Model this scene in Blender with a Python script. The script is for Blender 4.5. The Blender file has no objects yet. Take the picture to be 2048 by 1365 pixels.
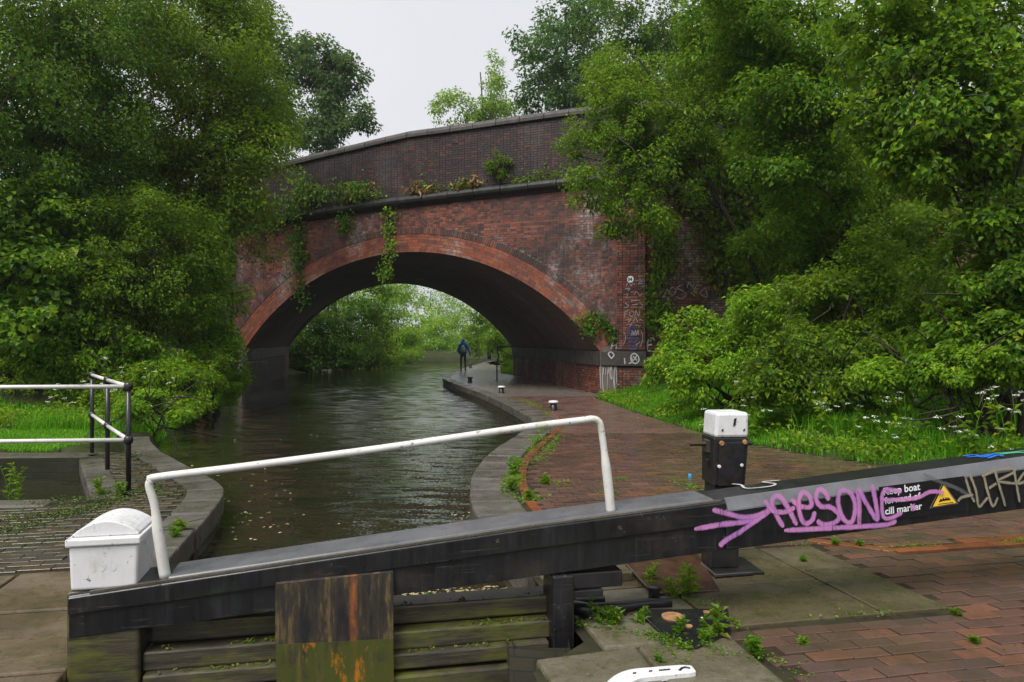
import bpy, math, random
import numpy as np
from mathutils import Vector

rng = np.random.default_rng(7)
random.seed(7)
scene = bpy.context.scene
col = scene.collection

# ------------------------------------------------------------------ camera
H = 1.6          # eye height above the lockside paving (z = 0)
F = 1500.0       # focal length in pixels of a 2048-wide frame
cam = bpy.data.cameras.new('camera')
cam.sensor_width = 36.0
cam.lens = 36.0 * F / 2048.0
cam.clip_start = 0.05
cam.clip_end = 4000
camo = bpy.data.objects.new('camera', cam)
col.objects.link(camo)
camo.location = (0, 0, H)
camo.rotation_euler = (math.radians(90), 0, 0)
scene.camera = camo

# ------------------------------------------------------------------ sky, sun, exposure (overcast, wet day)
SUN_EL, SUN_ROT = math.radians(55), math.radians(200)
world = bpy.data.worlds.new('World')
scene.world = world
world.use_nodes = True
wn, wl = world.node_tree.nodes, world.node_tree.links
wn.clear()
wo = wn.new('ShaderNodeOutputWorld')
bg = wn.new('ShaderNodeBackground')
sky = wn.new('ShaderNodeTexSky')
sky.sky_type = 'NISHITA'
sky.sun_disc = False
sky.sun_elevation = SUN_EL
sky.sun_rotation = SUN_ROT
sky.air_density = 1.0
sky.dust_density = 8.0
sky.ozone_density = 1.0
hs = wn.new('ShaderNodeHueSaturation')
hs.inputs['Saturation'].default_value = 0.16
wl.new(sky.outputs[0], hs.inputs['Color'])
mixw = wn.new('ShaderNodeMix')
mixw.data_type = 'RGBA'
mixw.inputs[0].default_value = 0.80
# even cloud layer over the Nishita sky, with the faint tone of a thick overcast
wt = wn.new('ShaderNodeTexCoord'); wnz = wn.new('ShaderNodeTexNoise'); wr = wn.new('ShaderNodeValToRGB')
wnz.inputs['Scale'].default_value = 2.2; wnz.inputs['Detail'].default_value = 5; wnz.inputs['Roughness'].default_value = .5
wl.new(wt.outputs['Generated'], wnz.inputs['Vector']); wl.new(wnz.outputs['Fac'], wr.inputs[0])
wr.color_ramp.elements[0].position = .3; wr.color_ramp.elements[0].color = (.79, .815, .875, 1)
wr.color_ramp.elements[1].position = .7; wr.color_ramp.elements[1].color = (.90, .91, .95, 1)
wsc = wn.new('ShaderNodeVectorMath'); wsc.operation = 'SCALE'; wsc.inputs['Scale'].default_value = 7.3
wl.new(wr.outputs[0], wsc.inputs[0]); wl.new(wsc.outputs[0], mixw.inputs[7])
wl.new(hs.outputs[0], mixw.inputs[6])
wl.new(mixw.outputs[2], bg.inputs['Color'])
bg.inputs['Strength'].default_value = 0.05
wl.new(bg.outputs[0], wo.inputs['Surface'])

sl = bpy.data.lights.new('sun', 'SUN')
sl.energy = 1.5
sl.angle = math.radians(32)
sl.color = (1.0, 0.97, 0.92)
so = bpy.data.objects.new('sun', sl)
col.objects.link(so)
# the sun stands behind the camera and to its left, high
sd = Vector((-0.35, -0.55, 0.95)).normalized()
so.rotation_euler = sd.to_track_quat('Z', 'Y').to_euler()
sky.sun_elevation = math.asin(sd.z)
sky.sun_rotation = math.atan2(sd.x, sd.y)

scene.view_settings.view_transform = 'Standard'
scene.view_settings.look = 'None'
scene.view_settings.exposure = 1.55
scene.view_settings.gamma = 1.0
scene.render.engine = 'CYCLES'
scene.cycles.max_bounces = 8
scene.cycles.diffuse_bounces = 4
scene.cycles.glossy_bounces = 3
scene.cycles.transmission_bounces = 4
scene.cycles.transparent_max_bounces = 6
scene.cycles.sample_clamp_indirect = 4.0
scene.cycles.use_denoising = True

# ------------------------------------------------------------------ helpers
def gp(x, y, z=0.0):
    """photo pixel -> point on the level z"""
    d = (H - z) * F / (y - 682.0)
    return np.array([(x - 1024.0) / F * d, d, z])

def at(x, y, d):
    return np.array([(x - 1024.0) / F * d, d, H - (y - 682.0) / F * d])

def on_plane(x, y, p0, n):
    r = np.array([(x - 1024.0) / F, 1.0, -(y - 682.0) / F])
    o = np.array([0, 0, H])
    t = np.dot(np.array(p0) - o, n) / np.dot(r, n)
    return o + r * t

ORG = {}

def tag(o, label=None, cat=None, group=None, kind=None):
    if label: o['label'] = label
    if cat: o['category'] = cat
    if group: o['group'] = group
    if kind: o['kind'] = kind
    return o

def thing(name, label, cat, loc=(0, 0, 0), group=None):
    o = bpy.data.objects.new(name, None)
    o.empty_display_size = 0.2
    col.objects.link(o)
    o.location = tuple(float(c) for c in loc)
    ORG[o.name] = np.array(loc, float)
    return tag(o, label, cat, group)

def link_mesh(name, me, mat, parent=None, origin=None):
    o = bpy.data.objects.new(name, me)
    col.objects.link(o)
    if mat is not None and len(me.materials) == 0:
        me.materials.append(mat)
    if parent is not None:
        o.parent = parent
        ORG[o.name] = ORG[parent.name]
    else:
        ORG[o.name] = np.array(origin if origin is not None else (0, 0, 0), float)
        o.location = tuple(ORG[o.name])
    return o

def np_mesh(name, V, polys_n, loops):
    """fast mesh: V (n,3), polys_n verts per face (int), loops (m*polys_n)"""
    me = bpy.data.meshes.new(name)
    V = np.ascontiguousarray(V, dtype=np.float32)
    loops = np.ascontiguousarray(loops, dtype=np.int32).ravel()
    nf = len(loops) // polys_n
    me.vertices.add(len(V)); me.vertices.foreach_set('co', V.ravel())
    me.loops.add(len(loops)); me.loops.foreach_set('vertex_index', loops)
    me.polygons.add(nf)
    me.polygons.foreach_set('loop_start', np.arange(0, nf * polys_n, polys_n, dtype=np.int32))
    me.polygons.foreach_set('use_smooth', np.zeros(nf, dtype=bool))
    me.update(calc_edges=True)
    me.validate()
    return me

class MB:
    def __init__(self):
        self.v, self.f, self.uv = [], [], {}
    def add(self, vs, fs):
        b = len(self.v)
        self.v += [tuple(float(c) for c in p) for p in vs]
        self.f += [tuple(i + b for i in f) for f in fs]
        return self
    def box(self, c, ax, ay, az):
        c, ax, ay, az = (np.array(q, float) for q in (c, ax, ay, az))
        vs = [c + sx * ax + sy * ay + sz * az for sz in (-1, 1) for sy in (-1, 1) for sx in (-1, 1)]
        return self.add(vs, [(0, 2, 3, 1), (4, 5, 7, 6), (0, 1, 5, 4), (2, 6, 7, 3), (0, 4, 6, 2), (1, 3, 7, 5)])
    def prism(self, poly, z0, z1):
        n = len(poly)
        a = sum(poly[i][0] * poly[(i + 1) % n][1] - poly[(i + 1) % n][0] * poly[i][1] for i in range(n))
        if a < 0: poly = poly[::-1]
        vs = [(p[0], p[1], z0) for p in poly] + [(p[0], p[1], z1) for p in poly]
        fs = [tuple(range(n - 1, -1, -1)), tuple(range(n, 2 * n))]
        fs += [(i, (i + 1) % n, n + (i + 1) % n, n + i) for i in range(n)]
        return self.add(vs, fs)
    def tube(self, pts, rad, n=8, cap=True):
        pts = [np.array(p, float) for p in pts]
        if np.isscalar(rad): rad = [rad] * len(pts)
        rings = []
        prev = None
        for i, p in enumerate(pts):
            t = pts[min(i + 1, len(pts) - 1)] - pts[max(i - 1, 0)]
            t = t / (np.linalg.norm(t) + 1e-9)
            if prev is None:
                a = np.cross(t, (0, 0, 1) if abs(t[2]) < .9 else (1, 0, 0))
            else:
                a = prev - t * np.dot(prev, t)
            a = a / (np.linalg.norm(a) + 1e-9); prev = a
            b = np.cross(t, a)
            rings.append([p + rad[i] * (math.cos(q) * a + math.sin(q) * b) for q in [2 * math.pi * k / n for k in range(n)]])
        vs = [q for r in rings for q in r]
        fs = []
        for i in range(len(pts) - 1):
            for k in range(n):
                fs.append((i * n + k, i * n + (k + 1) % n, (i + 1) * n + (k + 1) % n, (i + 1) * n + k))
        if cap:
            fs.append(tuple(range(n - 1, -1, -1)))
            fs.append(tuple((len(pts) - 1) * n + k for k in range(n)))
        return self.add(vs, fs)
    def lathe(self, c, prof, n=16):
        c = np.array(c, float)
        vs, fs = [], []
        for r, z in prof:
            vs += [c + (r * math.cos(2 * math.pi * k / n), r * math.sin(2 * math.pi * k / n), z) for k in range(n)]
        m = len(prof)
        for i in range(m - 1):
            for k in range(n):
                fs.append((i * n + k, i * n + (k + 1) % n, (i + 1) * n + (k + 1) % n, (i + 1) * n + k))
        fs.append(tuple(range(n - 1, -1, -1))); fs.append(tuple((m - 1) * n + k for k in range(n)))
        return self.add(vs, fs)
    def build(self, name, mat, parent=None, origin=None, smooth=False, bevel=0, seg=2):
        me = bpy.data.meshes.new(name)
        org = ORG[parent.name] if parent is not None else np.array(origin if origin is not None else (0, 0, 0), float)
        me.from_pydata([tuple(np.array(p) - org) for p in self.v], [], self.f)
        me.update()
        if smooth:
            me.polygons.foreach_set('use_smooth', [True] * len(me.polygons))
        o = link_mesh(name, me, mat, parent, origin)
        if bevel:
            m = o.modifiers.new('b', 'BEVEL'); m.width = bevel; m.segments = seg; m.limit_method = 'ANGLE'
        return o

BOXF = np.array([(0, 2, 3, 1), (4, 5, 7, 6), (0, 1, 5, 4), (2, 6, 7, 3), (0, 4, 6, 2), (1, 3, 7, 5)])
SG = np.array([(sx, sy, sz) for sz in (-1, 1) for sy in (-1, 1) for sx in (-1, 1)], float)

def boxes(name, C, A, B, Cc, mat, parent=None, faces=range(6)):
    """many boxes in one mesh: centres C (n,3), half axes A,B,Cc (n,3)"""
    C = np.asarray(C, float); n = len(C)
    org = ORG[parent.name] if parent is not None else np.zeros(3)
    V = C[:, None, :] - org + SG[None, :, 0:1] * A[:, None, :] + SG[None, :, 1:2] * B[:, None, :] + SG[None, :, 2:3] * Cc[:, None, :]
    L = (np.arange(n) * 8)[:, None, None] + BOXF[list(faces)][None]
    me = np_mesh(name, V.reshape(-1, 3), 4, L)
    return link_mesh(name, me, mat, parent)

def catmull(pts, per=8, closed=False):
    P = [np.array(p, float) for p in pts]
    out = []
    n = len(P)
    for i in range(n - 1):
        p0, p1, p2, p3 = P[max(i - 1, 0)], P[i], P[i + 1], P[min(i + 2, n - 1)]
        for k in range(per):
            t = k / per
            out.append(.5 * ((2 * p1) + (p2 - p0) * t + (2 * p0 - 5 * p1 + 4 * p2 - p3) * t * t + (3 * p1 - p0 - 3 * p2 + p3) * t ** 3))
    out.append(P[-1])
    return out

def resample(pts, step):
    P = np.array(pts, float)
    s = np.r_[0, np.cumsum(np.linalg.norm(np.diff(P, axis=0), axis=1))]
    n = max(2, int(round(s[-1] / step)) + 1)
    q = np.linspace(0, s[-1], n)
    return np.stack([np.interp(q, s, P[:, k]) for k in range(P.shape[1])], 1)

def poly_dist(x, y, pl):
    """distance of points to an open polyline"""
    x = np.asarray(x, float); y = np.asarray(y, float)
    best = np.full(x.shape, 1e9)
    for (x0, y0), (x1, y1) in zip(pl[:-1], pl[1:]):
        dx, dy = x1 - x0, y1 - y0
        t = np.clip(((x - x0) * dx + (y - y0) * dy) / (dx * dx + dy * dy + 1e-12), 0, 1)
        best = np.minimum(best, np.hypot(x - x0 - t * dx, y - y0 - t * dy))
    return best

def in_poly(x, y, poly):
    x = np.asarray(x, float); y = np.asarray(y, float)
    r = np.zeros(x.shape, bool)
    n = len(poly)
    for i in range(n):
        x0, y0 = poly[i]; x1, y1 = poly[(i + 1) % n]
        c = ((y0 > y) != (y1 > y)) & (x < (x1 - x0) * (y - y0) / (y1 - y0 + 1e-12) + x0)
        r ^= c
    return r

def sstep(a, b, x):
    t = np.clip((x - a) / (b - a), 0, 1)
    return t * t * (3 - 2 * t)

# ------------------------------------------------------------------ materials
MATS = {}

class NT:
    def __init__(self, name):
        self.m = bpy.data.materials.new(name); self.m.use_nodes = True
        self.t = self.m.node_tree; self.t.nodes.clear()
        self.out = self.t.nodes.new('ShaderNodeOutputMaterial')
        MATS[name] = self.m
    def n(self, typ, **kw):
        nd = self.t.nodes.new('ShaderNode' + typ)
        for k, v in kw.items(): setattr(nd, k, v)
        return nd
    def l(self, a, b): self.t.links.new(a, b)
    def val(self, x, sock):
        if hasattr(x, 'node'): self.l(x, sock)
        else: sock.default_value = x
    def math(self, op, a, b=0.0, c=None, clamp=False):
        nd = self.n('Math', operation=op); nd.use_clamp = clamp
        self.val(a, nd.inputs[0]); self.val(b, nd.inputs[1])
        if c is not None: self.val(c, nd.inputs[2])
        return nd.outputs[0]
    def pos(self):
        return self.n('NewGeometry').outputs['Position']
    def scale(self, v, s):
        nd = self.n('VectorMath', operation='MULTIPLY'); self.l(v, nd.inputs[0]); nd.inputs[1].default_value = s
        return nd.outputs[0]
    def noise(self, v, scale, detail=4, rough=.55, dist=0):
        nd = self.n('TexNoise'); self.l(v, nd.inputs['Vector'])
        nd.inputs['Scale'].default_value = scale; nd.inputs['Detail'].default_value = detail
        nd.inputs['Roughness'].default_value = rough; nd.inputs['Distortion'].default_value = dist
        return nd.outputs['Fac']
    def ramp(self, f, stops, interp='LINEAR'):
        nd = self.n('ValToRGB'); self.l(f, nd.inputs[0]); nd.color_ramp.interpolation = interp
        e = nd.color_ramp.elements
        while len(e) < len(stops): e.new(0.5)
        for i, (p, c) in enumerate(stops):
            e[i].position = p
            e[i].color = (c if len(c) == 4 else (*c, 1)) if not np.isscalar(c) else (c, c, c, 1)
        return nd.outputs[0]
    def mix(self, f, a, b, blend='MIX'):
        nd = self.n('Mix', data_type='RGBA', blend_type=blend)
        self.val(f, nd.inputs[0])
        for x, s in ((a, nd.inputs[6]), (b, nd.inputs[7])):
            if hasattr(x, 'node'): self.l(x, s)
            else: s.default_value = (*x, 1) if len(x) == 3 else x
        return nd.outputs[2]
    def bump(self, h, strength=.3, dist=.01, nrm=None):
        nd = self.n('Bump'); self.l(h, nd.inputs['Height'])
        nd.inputs['Strength'].default_value = strength; nd.inputs['Distance'].default_value = dist
        if nrm is not None: self.l(nrm, nd.inputs['Normal'])
        return nd.outputs[0]
    def rand(self):
        """a random number per loose piece and per object"""
        a = self.n('NewGeometry').outputs['Random Per Island']
        b = self.n('ObjectInfo').outputs['Random']
        return self.math('FRACT', self.math('ADD', a, b))
    def bsdf(self, color, rough=.6, spec=.5, metal=0.0, normal=None, coat=0.0):
        nd = self.n('BsdfPrincipled')
        if hasattr(color, 'node'): self.l(color, nd.inputs['Base Color'])
        else: nd.inputs['Base Color'].default_value = (*color, 1)
        self.val(rough, nd.inputs['Roughness']); self.val(metal, nd.inputs['Metallic'])
        nd.inputs['Specular IOR Level'].default_value = spec
        nd.inputs['Coat Weight'].default_value = coat
        nd.inputs['Coat Roughness'].default_value = .08
        if normal is not None: self.l(normal, nd.inputs['Normal'])
        return nd.outputs[0]
    def done(self, shader):
        self.l(shader, self.out.inputs['Surface']); return self.m

def m_plain(name, c, rough=.5, spec=.5, metal=0, var=.15, nscale=9.0, bump=.1, dirt=None, dirt_amt=.5):
    t = NT(name); p = t.pos()
    f = t.noise(p, nscale, 5)
    c0 = tuple(x * (1 - var) for x in c); c1 = tuple(min(1, x * (1 + var)) for x in c)
    cc = t.ramp(f, [(.3, c0), (.7, c1)])
    if dirt is not None:
        g = t.ramp(t.noise(p, nscale * .6, 7, .7), [(.52, 0), (.72, dirt_amt)])
        cc = t.mix(g, cc, dirt)
    r = t.math('MULTIPLY_ADD', t.noise(p, nscale * 2.3, 3), .3, rough - .15)
    return t.done(t.bsdf(cc, r, spec, metal, t.bump(t.noise(p, nscale * 8, 3), bump, .004)))

def m_slab(name, cols, moss, wet=.2):
    t = NT(name); p = t.pos()
    n1 = t.noise(p, 1.3, 7, .7); n2 = t.noise(p, 6, 6, .75)
    c = t.ramp(n1, [(.3, cols[0]), (.5, cols[1]), (.68, cols[2])])
    c = t.mix(t.ramp(n2, [(.48, 0), (.66, .75)]), c, moss)
    sp = t.ramp(t.noise(p, 60, 3, .7), [(.66, 0), (.72, .6)])
    c = t.mix(sp, c, (.22, .20, .15))
    c = t.mix(t.ramp(t.noise(p, 22, 5, .7), [(.55, 0), (.75, .7)]), c, tuple(x * .35 for x in cols[0]))
    r = t.math('MULTIPLY_ADD', t.ramp(t.noise(p, 1.9, 5, .65), [(.40, 0), (.60, 1)]), .38, wet - .10)
    h = t.math('ADD', t.noise(p, 45, 5, .7), t.math('MULTIPLY', n2, 1.2))
    return t.done(t.bsdf(c, r, .5, 0, t.bump(h, .5, .006)))

def m_leaf(name, dark, light, yellow=None, trans=.48, rough=.42):
    t = NT(name)
    r = t.rand()
    big = t.noise(t.pos(), .9, 2)
    f = t.math('MULTIPLY_ADD', big, 1.0, t.math('MULTIPLY_ADD', r, .9, -.46), clamp=True)
    c = t.ramp(f, [(.1, dark), (.55, tuple((a + b) / 2 for a, b in zip(dark, light))), (.95, light)])
    if yellow is not None:
        c = t.mix(t.ramp(r, [(.93, 0), (.96, 1)]), c, yellow)
    ob = t.n('ObjectInfo').outputs['Random']            # no two plants quite alike
    hsv = t.n('HueSaturation'); t.l(c, hsv.inputs['Color'])
    t.l(t.math('MULTIPLY_ADD', ob, .026, .494), hsv.inputs['Hue'])
    t.l(t.math('MULTIPLY_ADD', t.math('FRACT', t.math('MULTIPLY', ob, 7.3)), .34, .86), hsv.inputs['Value'])
    c = hsv.outputs[0]
    b = t.bsdf(c, rough, .2)
    tr = t.n('BsdfTranslucent'); t.l(t.mix(.5, c, (light[0] * 1.5, light[1] * 1.35, light[2] * .8)), tr.inputs[0])
    mx = t.n('MixShader'); mx.inputs[0].default_value = trans
    t.l(b, mx.inputs[1]); t.l(tr.outputs[0], mx.inputs[2])
    return t.done(mx.outputs[0])

def m_brick(name, cols, soot=.5, white=.35, rough=.6, sootcol=(.018, .016, .017), soot_lo=.42):
    t = NT(name); p = t.pos()
    r = t.rand()
    n = len(cols)
    c = t.ramp(r, [(i / n, k) for i, k in enumerate(cols)], 'CONSTANT')
    fine = t.noise(p, 26, 4, .7)
    c = t.mix(t.math('MULTIPLY', fine, .38), c, (.02, .014, .012))
    so = t.ramp(t.noise(p, .55, 6, .62), [(soot_lo, 0), (soot_lo + .22, soot)])
    c = t.mix(so, c, sootcol)
    so2 = t.ramp(t.noise(t.scale(p, (1, 1, .7)), 2.3, 6, .7), [(.50, 0), (.68, soot * .8)])
    c = t.mix(so2, c, sootcol)
    w = t.math('MULTIPLY', t.ramp(t.noise(t.scale(p, (1, 1, .6)), .7, 6, .65), [(.52, 0), (.64, 1)]), t.ramp(t.noise(p, 11, 4, .7), [(.40, .1), (.60, white)]))
    c = t.mix(t.math('MULTIPLY', w, t.math('MULTIPLY_ADD', r, .9, .25, clamp=True)), c, (.42, .38, .36))
    nb = t.bump(t.noise(p, 40, 4), .4, .006)
    return t.done(t.bsdf(c, t.math('MULTIPLY_ADD', fine, .3, rough - .15), .4, 0, nb))

def m_brick_tex(name, c1, c2, mortar, bw=.225, bh=.075, soot=.5, white=.3, rough=.65, sootcol=(.014, .013, .014)):
    """brick pattern on a UV in metres, for surfaces too far or dark to show single bricks"""
    t = NT(name)
    uv = t.n('TexCoord').outputs['UV']; p = t.pos()
    b = t.n('TexBrick'); t.l(uv, b.inputs['Vector'])
    b.inputs['Color1'].default_value = (*c1, 1); b.inputs['Color2'].default_value = (*c2, 1)
    b.inputs['Mortar'].default_value = (*mortar, 1)
    b.inputs['Scale'].default_value = 1.0
    b.inputs['Mortar Size'].default_value = .006
    b.inputs['Brick Width'].default_value = bw; b.inputs['Row Height'].default_value = bh
    b.inputs['Bias'].default_value = -.1
    c = b.outputs['Color']
    so = t.ramp(t.noise(p, .5, 6, .62), [(.34, 0), (.62, soot)])
    c = t.mix(so, c, sootcol)
    w = t.math('MULTIPLY', t.ramp(t.noise(t.scale(p, (1, 1, .35)), 1.1, 6, .65), [(.5, 0), (.70, 1)]), t.ramp(t.noise(p, 9, 4, .7), [(.45, 0), (.65, white)]))
    c = t.mix(w, c, (.40, .38, .36))
    h = t.math('MULTIPLY_ADD', b.outputs['Fac'], -1.0, t.math('MULTIPLY', t.noise(p, 30, 4), .4))
    return t.done(t.bsdf(c, rough, .4, 0, t.bump(h, .6, .008)))

def m_paver(name, cols, mossy=.5, rough=.3, moss=(.040, .040, .016), grime=(.036, .030, .022)):
    t = NT(name); p = t.pos()
    r = t.rand()
    n = len(cols)
    c = t.ramp(r, [(i / n, k) for i, k in enumerate(cols)], 'CONSTANT')
    fine = t.noise(p, 45, 5, .7)
    c = t.mix(t.math('MULTIPLY', fine, .6), c, grime)
    mo = t.ramp(t.noise(p, .8, 6, .65), [(.45, 0), (.66, mossy)])
    c = t.mix(mo, c, moss)
    gr = t.ramp(t.noise(p, 2.6, 5, .7), [(.5, 0), (.75, .6)])
    c = t.mix(gr, c, grime)
    wet = t.noise(p, 1.7, 5, .6)
    rr = t.math('MULTIPLY_ADD', t.ramp(wet, [(.42, 0), (.66, 1)]), .30, rough - .24)
    return t.done(t.bsdf(c, rr, .5, 0, t.bump(t.math('ADD', fine, t.noise(p, 9, 3)), .35, .004)))

def m_oldpaint(name, c, chips=.5, green=.35):
    t = NT(name); p = t.pos()
    cc = t.ramp(t.noise(p, 5, 5), [(.3, tuple(x * .86 for x in c)), (.7, c)])
    g = t.ramp(t.noise(t.scale(p, (1, 1, .4)), 9, 6, .7), [(.55, 0), (.70, green)])
    cc = t.mix(g, cc, (.28, .27, .12))
    st = t.ramp(t.noise(t.scale(p, (30, 30, 2.5)), 1.6, 5, .7), [(.58, 0), (.72, .30)])
    cc = t.mix(st, cc, (.26, .22, .17))
    ch = t.ramp(t.noise(p, 26, 6, .75), [(.625, 0), (.645, chips)])
    cc = t.mix(ch, cc, (.06, .045, .035))
    r = t.math('MULTIPLY_ADD', t.noise(p, 12, 4), .35, .22)
    h = t.math('SUBTRACT', t.noise(p, 18, 4), t.math('MULTIPLY', ch, .8))
    return t.done(t.bsdf(cc, r, .45, 0, t.bump(h, .35, .004)))

M = MATS
# ------------------------------------------------------------------ material set
m_leaf('leaf_dark', (.022, .060, .007), (.125, .220, .018))
m_leaf('leaf_mid', (.030, .082, .007), (.185, .310, .018), (.27, .32, .02))
m_leaf('leaf_bright', (.058, .140, .008), (.250, .400, .022), (.34, .40, .03))
m_leaf('leaf_far', (.085, .19, .018), (.28, .45, .045))
m_leaf('leaf_blue', (.026, .068, .020), (.115, .210, .046))
m_leaf('leaf_weed', (.055, .135, .008), (.19, .33, .022), (.26, .28, .05))
m_leaf('leaf_ivy', (.022, .062, .007), (.150, .275, .018))
m_leaf('moss', (.045, .060, .008), (.11, .15, .020), trans=.1)
m_leaf('dry_grass', (.16, .10, .035), (.30, .20, .07), trans=.2)
m_leaf('grass_blade', (.055, .170, .006), (.18, .41, .014), (.27, .36, .05), trans=.5)
m_plain('bark', (.035, .028, .02), .8, .3, var=.4, nscale=5, bump=.6)
m_plain('petal', (.72, .74, .66), .7, .2, var=.1)
m_plain('yellow_petal', (.62, .48, .03), .7, .2, var=.2)
m_oldpaint('white_paint', (.60, .59, .56), .85, .55)
m_oldpaint('white_paint_cap', (.64, .64, .65), .85, .42)
m_plain('black_iron', (.012, .012, .014), .35, .5, var=.4, nscale=12, dirt=(.07, .035, .018), dirt_amt=.35)
m_plain('rust', (.20, .075, .022), .7, .3, var=.5, nscale=14, bump=.4)
m_plain('bolt_rust', (.30, .16, .07), .55, .4, var=.4, nscale=30)
m_plain('brown_lid', (.050, .026, .017), .22, .5, var=.35, nscale=7, dirt=(.09, .06, .03), dirt_amt=.4)
m_slab('concrete', [(.070, .060, .040), (.110, .095, .064), (.155, .138, .102)], (.045, .048, .014), .28)
m_slab('slab_stone', [(.055, .044, .024), (.085, .068, .038), (.115, .095, .058)], (.036, .042, .013), .20)
m_slab('slab_left', [(.060, .044, .026), (.095, .070, .042), (.140, .108, .070)], (.045, .042, .014), .18)
m_slab('coping_blue', [(.055, .049, .043), (.082, .072, .062), (.112, .100, .088)], (.045, .050, .018), .30)
m_plain('path_wet', (.130, .108, .096), .30, .5, var=.25, nscale=2.5, bump=.25, dirt=(.06, .05, .04), dirt_amt=.6)
m_plain('bridge_stone', (.050, .043, .038), .6, .35, var=.4, nscale=4, bump=.4, dirt=(.02, .02, .018), dirt_amt=.8)
m_plain('string_stone', (.020, .020, .019), .55, .35, var=.45, nscale=4, bump=.4, dirt=(.05, .06, .025), dirt_amt=.5)
def m_spray(name, c0, c1, edge=.26, body=.97):
    t = NT(name); p = t.pos()
    uv = t.n('TexCoord').outputs['UV']
    sx = t.n('SeparateXYZ'); t.l(uv, sx.inputs[0])
    d = t.math('ABSOLUTE', t.math('MULTIPLY_ADD', sx.outputs[0], 2.0, -1.0))         # 0 at the middle of the stroke, 1 at its rim
    rag = t.math('MULTIPLY_ADD', t.noise(p, 60, 4, .7), .7, -.35)
    al = t.ramp(t.math('ADD', d, rag), [(.45, body), (.45 + edge * 1.6, .35), (1.0, .0)])
    wear = t.ramp(t.noise(t.scale(p, (16, 16, 2)), 3, 5, .7), [(.30, .45), (.46, 1)])
    al = t.math('MULTIPLY', al, wear)
    c = t.mix(t.ramp(t.noise(p, 4, 4), [(.35, 0), (.65, 1)]), c0, c1)
    tr = t.n('BsdfTransparent'); mx = t.n('MixShader')
    t.l(al, mx.inputs[0]); t.l(tr.outputs[0], mx.inputs[1]); t.l(t.bsdf(c, .42, .4), mx.inputs[2])
    return t.done(mx.outputs[0])
m_spray('pink_spray', (.56, .22, .47), (.38, .17, .44), body=.88)
m_spray('khaki_spray', (.30, .26, .17), (.20, .18, .14))
m_spray('grey_spray', (.14, .14, .15), (.08, .08, .09), body=.6)
m_spray('white_spray', (.50, .50, .50), (.36, .35, .34))
m_spray('chalk', (.40, .37, .36), (.26, .23, .22), body=.8)
m_spray('lime', (.46, .44, .42), (.30, .28, .26), body=.9)
m_spray('indigo_spray', (.05, .045, .13), (.10, .09, .14), body=.7)
m_spray('blue_spray', (.012, .10, .46), (.02, .16, .55))
m_spray('green_spray', (.08, .52, .26), (.05, .40, .22))
m_plain('sign_edge', (.20, .19, .17), .4, .4, var=.2)
m_plain('beam_sky_sheen', (.10, .102, .110), .30, .5, var=.25, nscale=4, bump=.1, dirt=(.02, .02, .022), dirt_amt=.6)  # grey base colour paints the sky's reflection onto the black beam, plus dirt
m_plain('sign_black', (.010, .010, .012), .25, .5, var=.2)
m_plain('sign_white', (.74, .74, .76), .4, .4, var=.05)
m_plain('sign_yellow', (.78, .48, .05), .35, .4, var=.08)
m_plain('jacket_blue', (.016, .17, .42), .5, .4, var=.3, nscale=6)
m_plain('bag_grey', (.52, .50, .47), .6, .3, var=.25, nscale=6)
m_plain('trouser_grey', (.085, .09, .105), .7, .3, var=.2, nscale=6)
m_plain('skin', (.42, .25, .18), .6, .3, var=.1)
m_plain('litter_blue', (.02, .30, .55), .3, .5, var=.1)
m_plain('debris', (.34, .27, .14), .6, .3, var=.6, nscale=9)
m_plain('soil', (.030, .036, .014), .9, .1, var=.4, nscale=2, bump=.5, dirt=(.04, .06, .015), dirt_amt=.7)

def mat_beam():
    t = NT('beam_black'); p = t.pos()
    st = t.noise(t.scale(p, (14, 14, 1.2)), 2.0, 5, .7)
    c = t.ramp(st, [(.35, (.004, .004, .005)), (.60, (.012, .012, .014)), (.80, (.034, .034, .038))])
    g = t.ramp(t.noise(t.scale(p, (1, 1, 2)), 1.6, 7, .72), [(.54, 0), (.70, .55)])
    c = t.mix(g, c, (.045, .032, .022))
    gr = t.ramp(t.noise(t.scale(p, (2, 2, 6)), 2.2, 5, .7), [(.56, 0), (.72, .5)])
    c = t.mix(gr, c, (.022, .030, .012))
    # splits along the grain and chipped paint
    sp = t.ramp(t.noise(t.scale(p, (1.0, 1.0, 26)), 1.7, 5, .7), [(.62, 0), (.66, 1)])
    ch = t.ramp(t.noise(p, 17, 6, .75), [(.64, 0), (.67, .8)])
    c = t.mix(ch, c, (.075, .060, .045))
    c = t.mix(t.math('MULTIPLY', sp, .8), c, (.003, .003, .003))
    r = t.math('MULTIPLY_ADD', t.noise(p, 6, 4), .40, .14)
    h = t.math('SUBTRACT', st, t.math('ADD', sp, t.math('MULTIPLY', ch, .5)))
    return t.done(t.bsdf(c, r, .5, 0, t.bump(h, .45, .004)))
mat_beam()

def mat_timber():
    t = NT('gate_timber'); p = t.pos()
    st = t.noise(t.scale(p, (1.2, 1.2, 14)), 3.0, 6, .7)
    c = t.ramp(st, [(.3, (.014, .012, .009)), (.6, (.055, .046, .030)), (.85, (.12, .10, .065))])
    mo = t.ramp(t.noise(t.scale(p, (1, 1, 3)), 2.6, 6, .7), [(.46, 0), (.62, .85)])
    c = t.mix(mo, c, (.085, .090, .014))
    ru = t.ramp(t.noise(p, 5, 5, .7), [(.62, 0), (.72, .6)])
    c = t.mix(ru, c, (.11, .05, .018))
    return t.done(t.bsdf(c, .38, .5, 0, t.bump(st, .6, .008)))
mat_timber()

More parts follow.
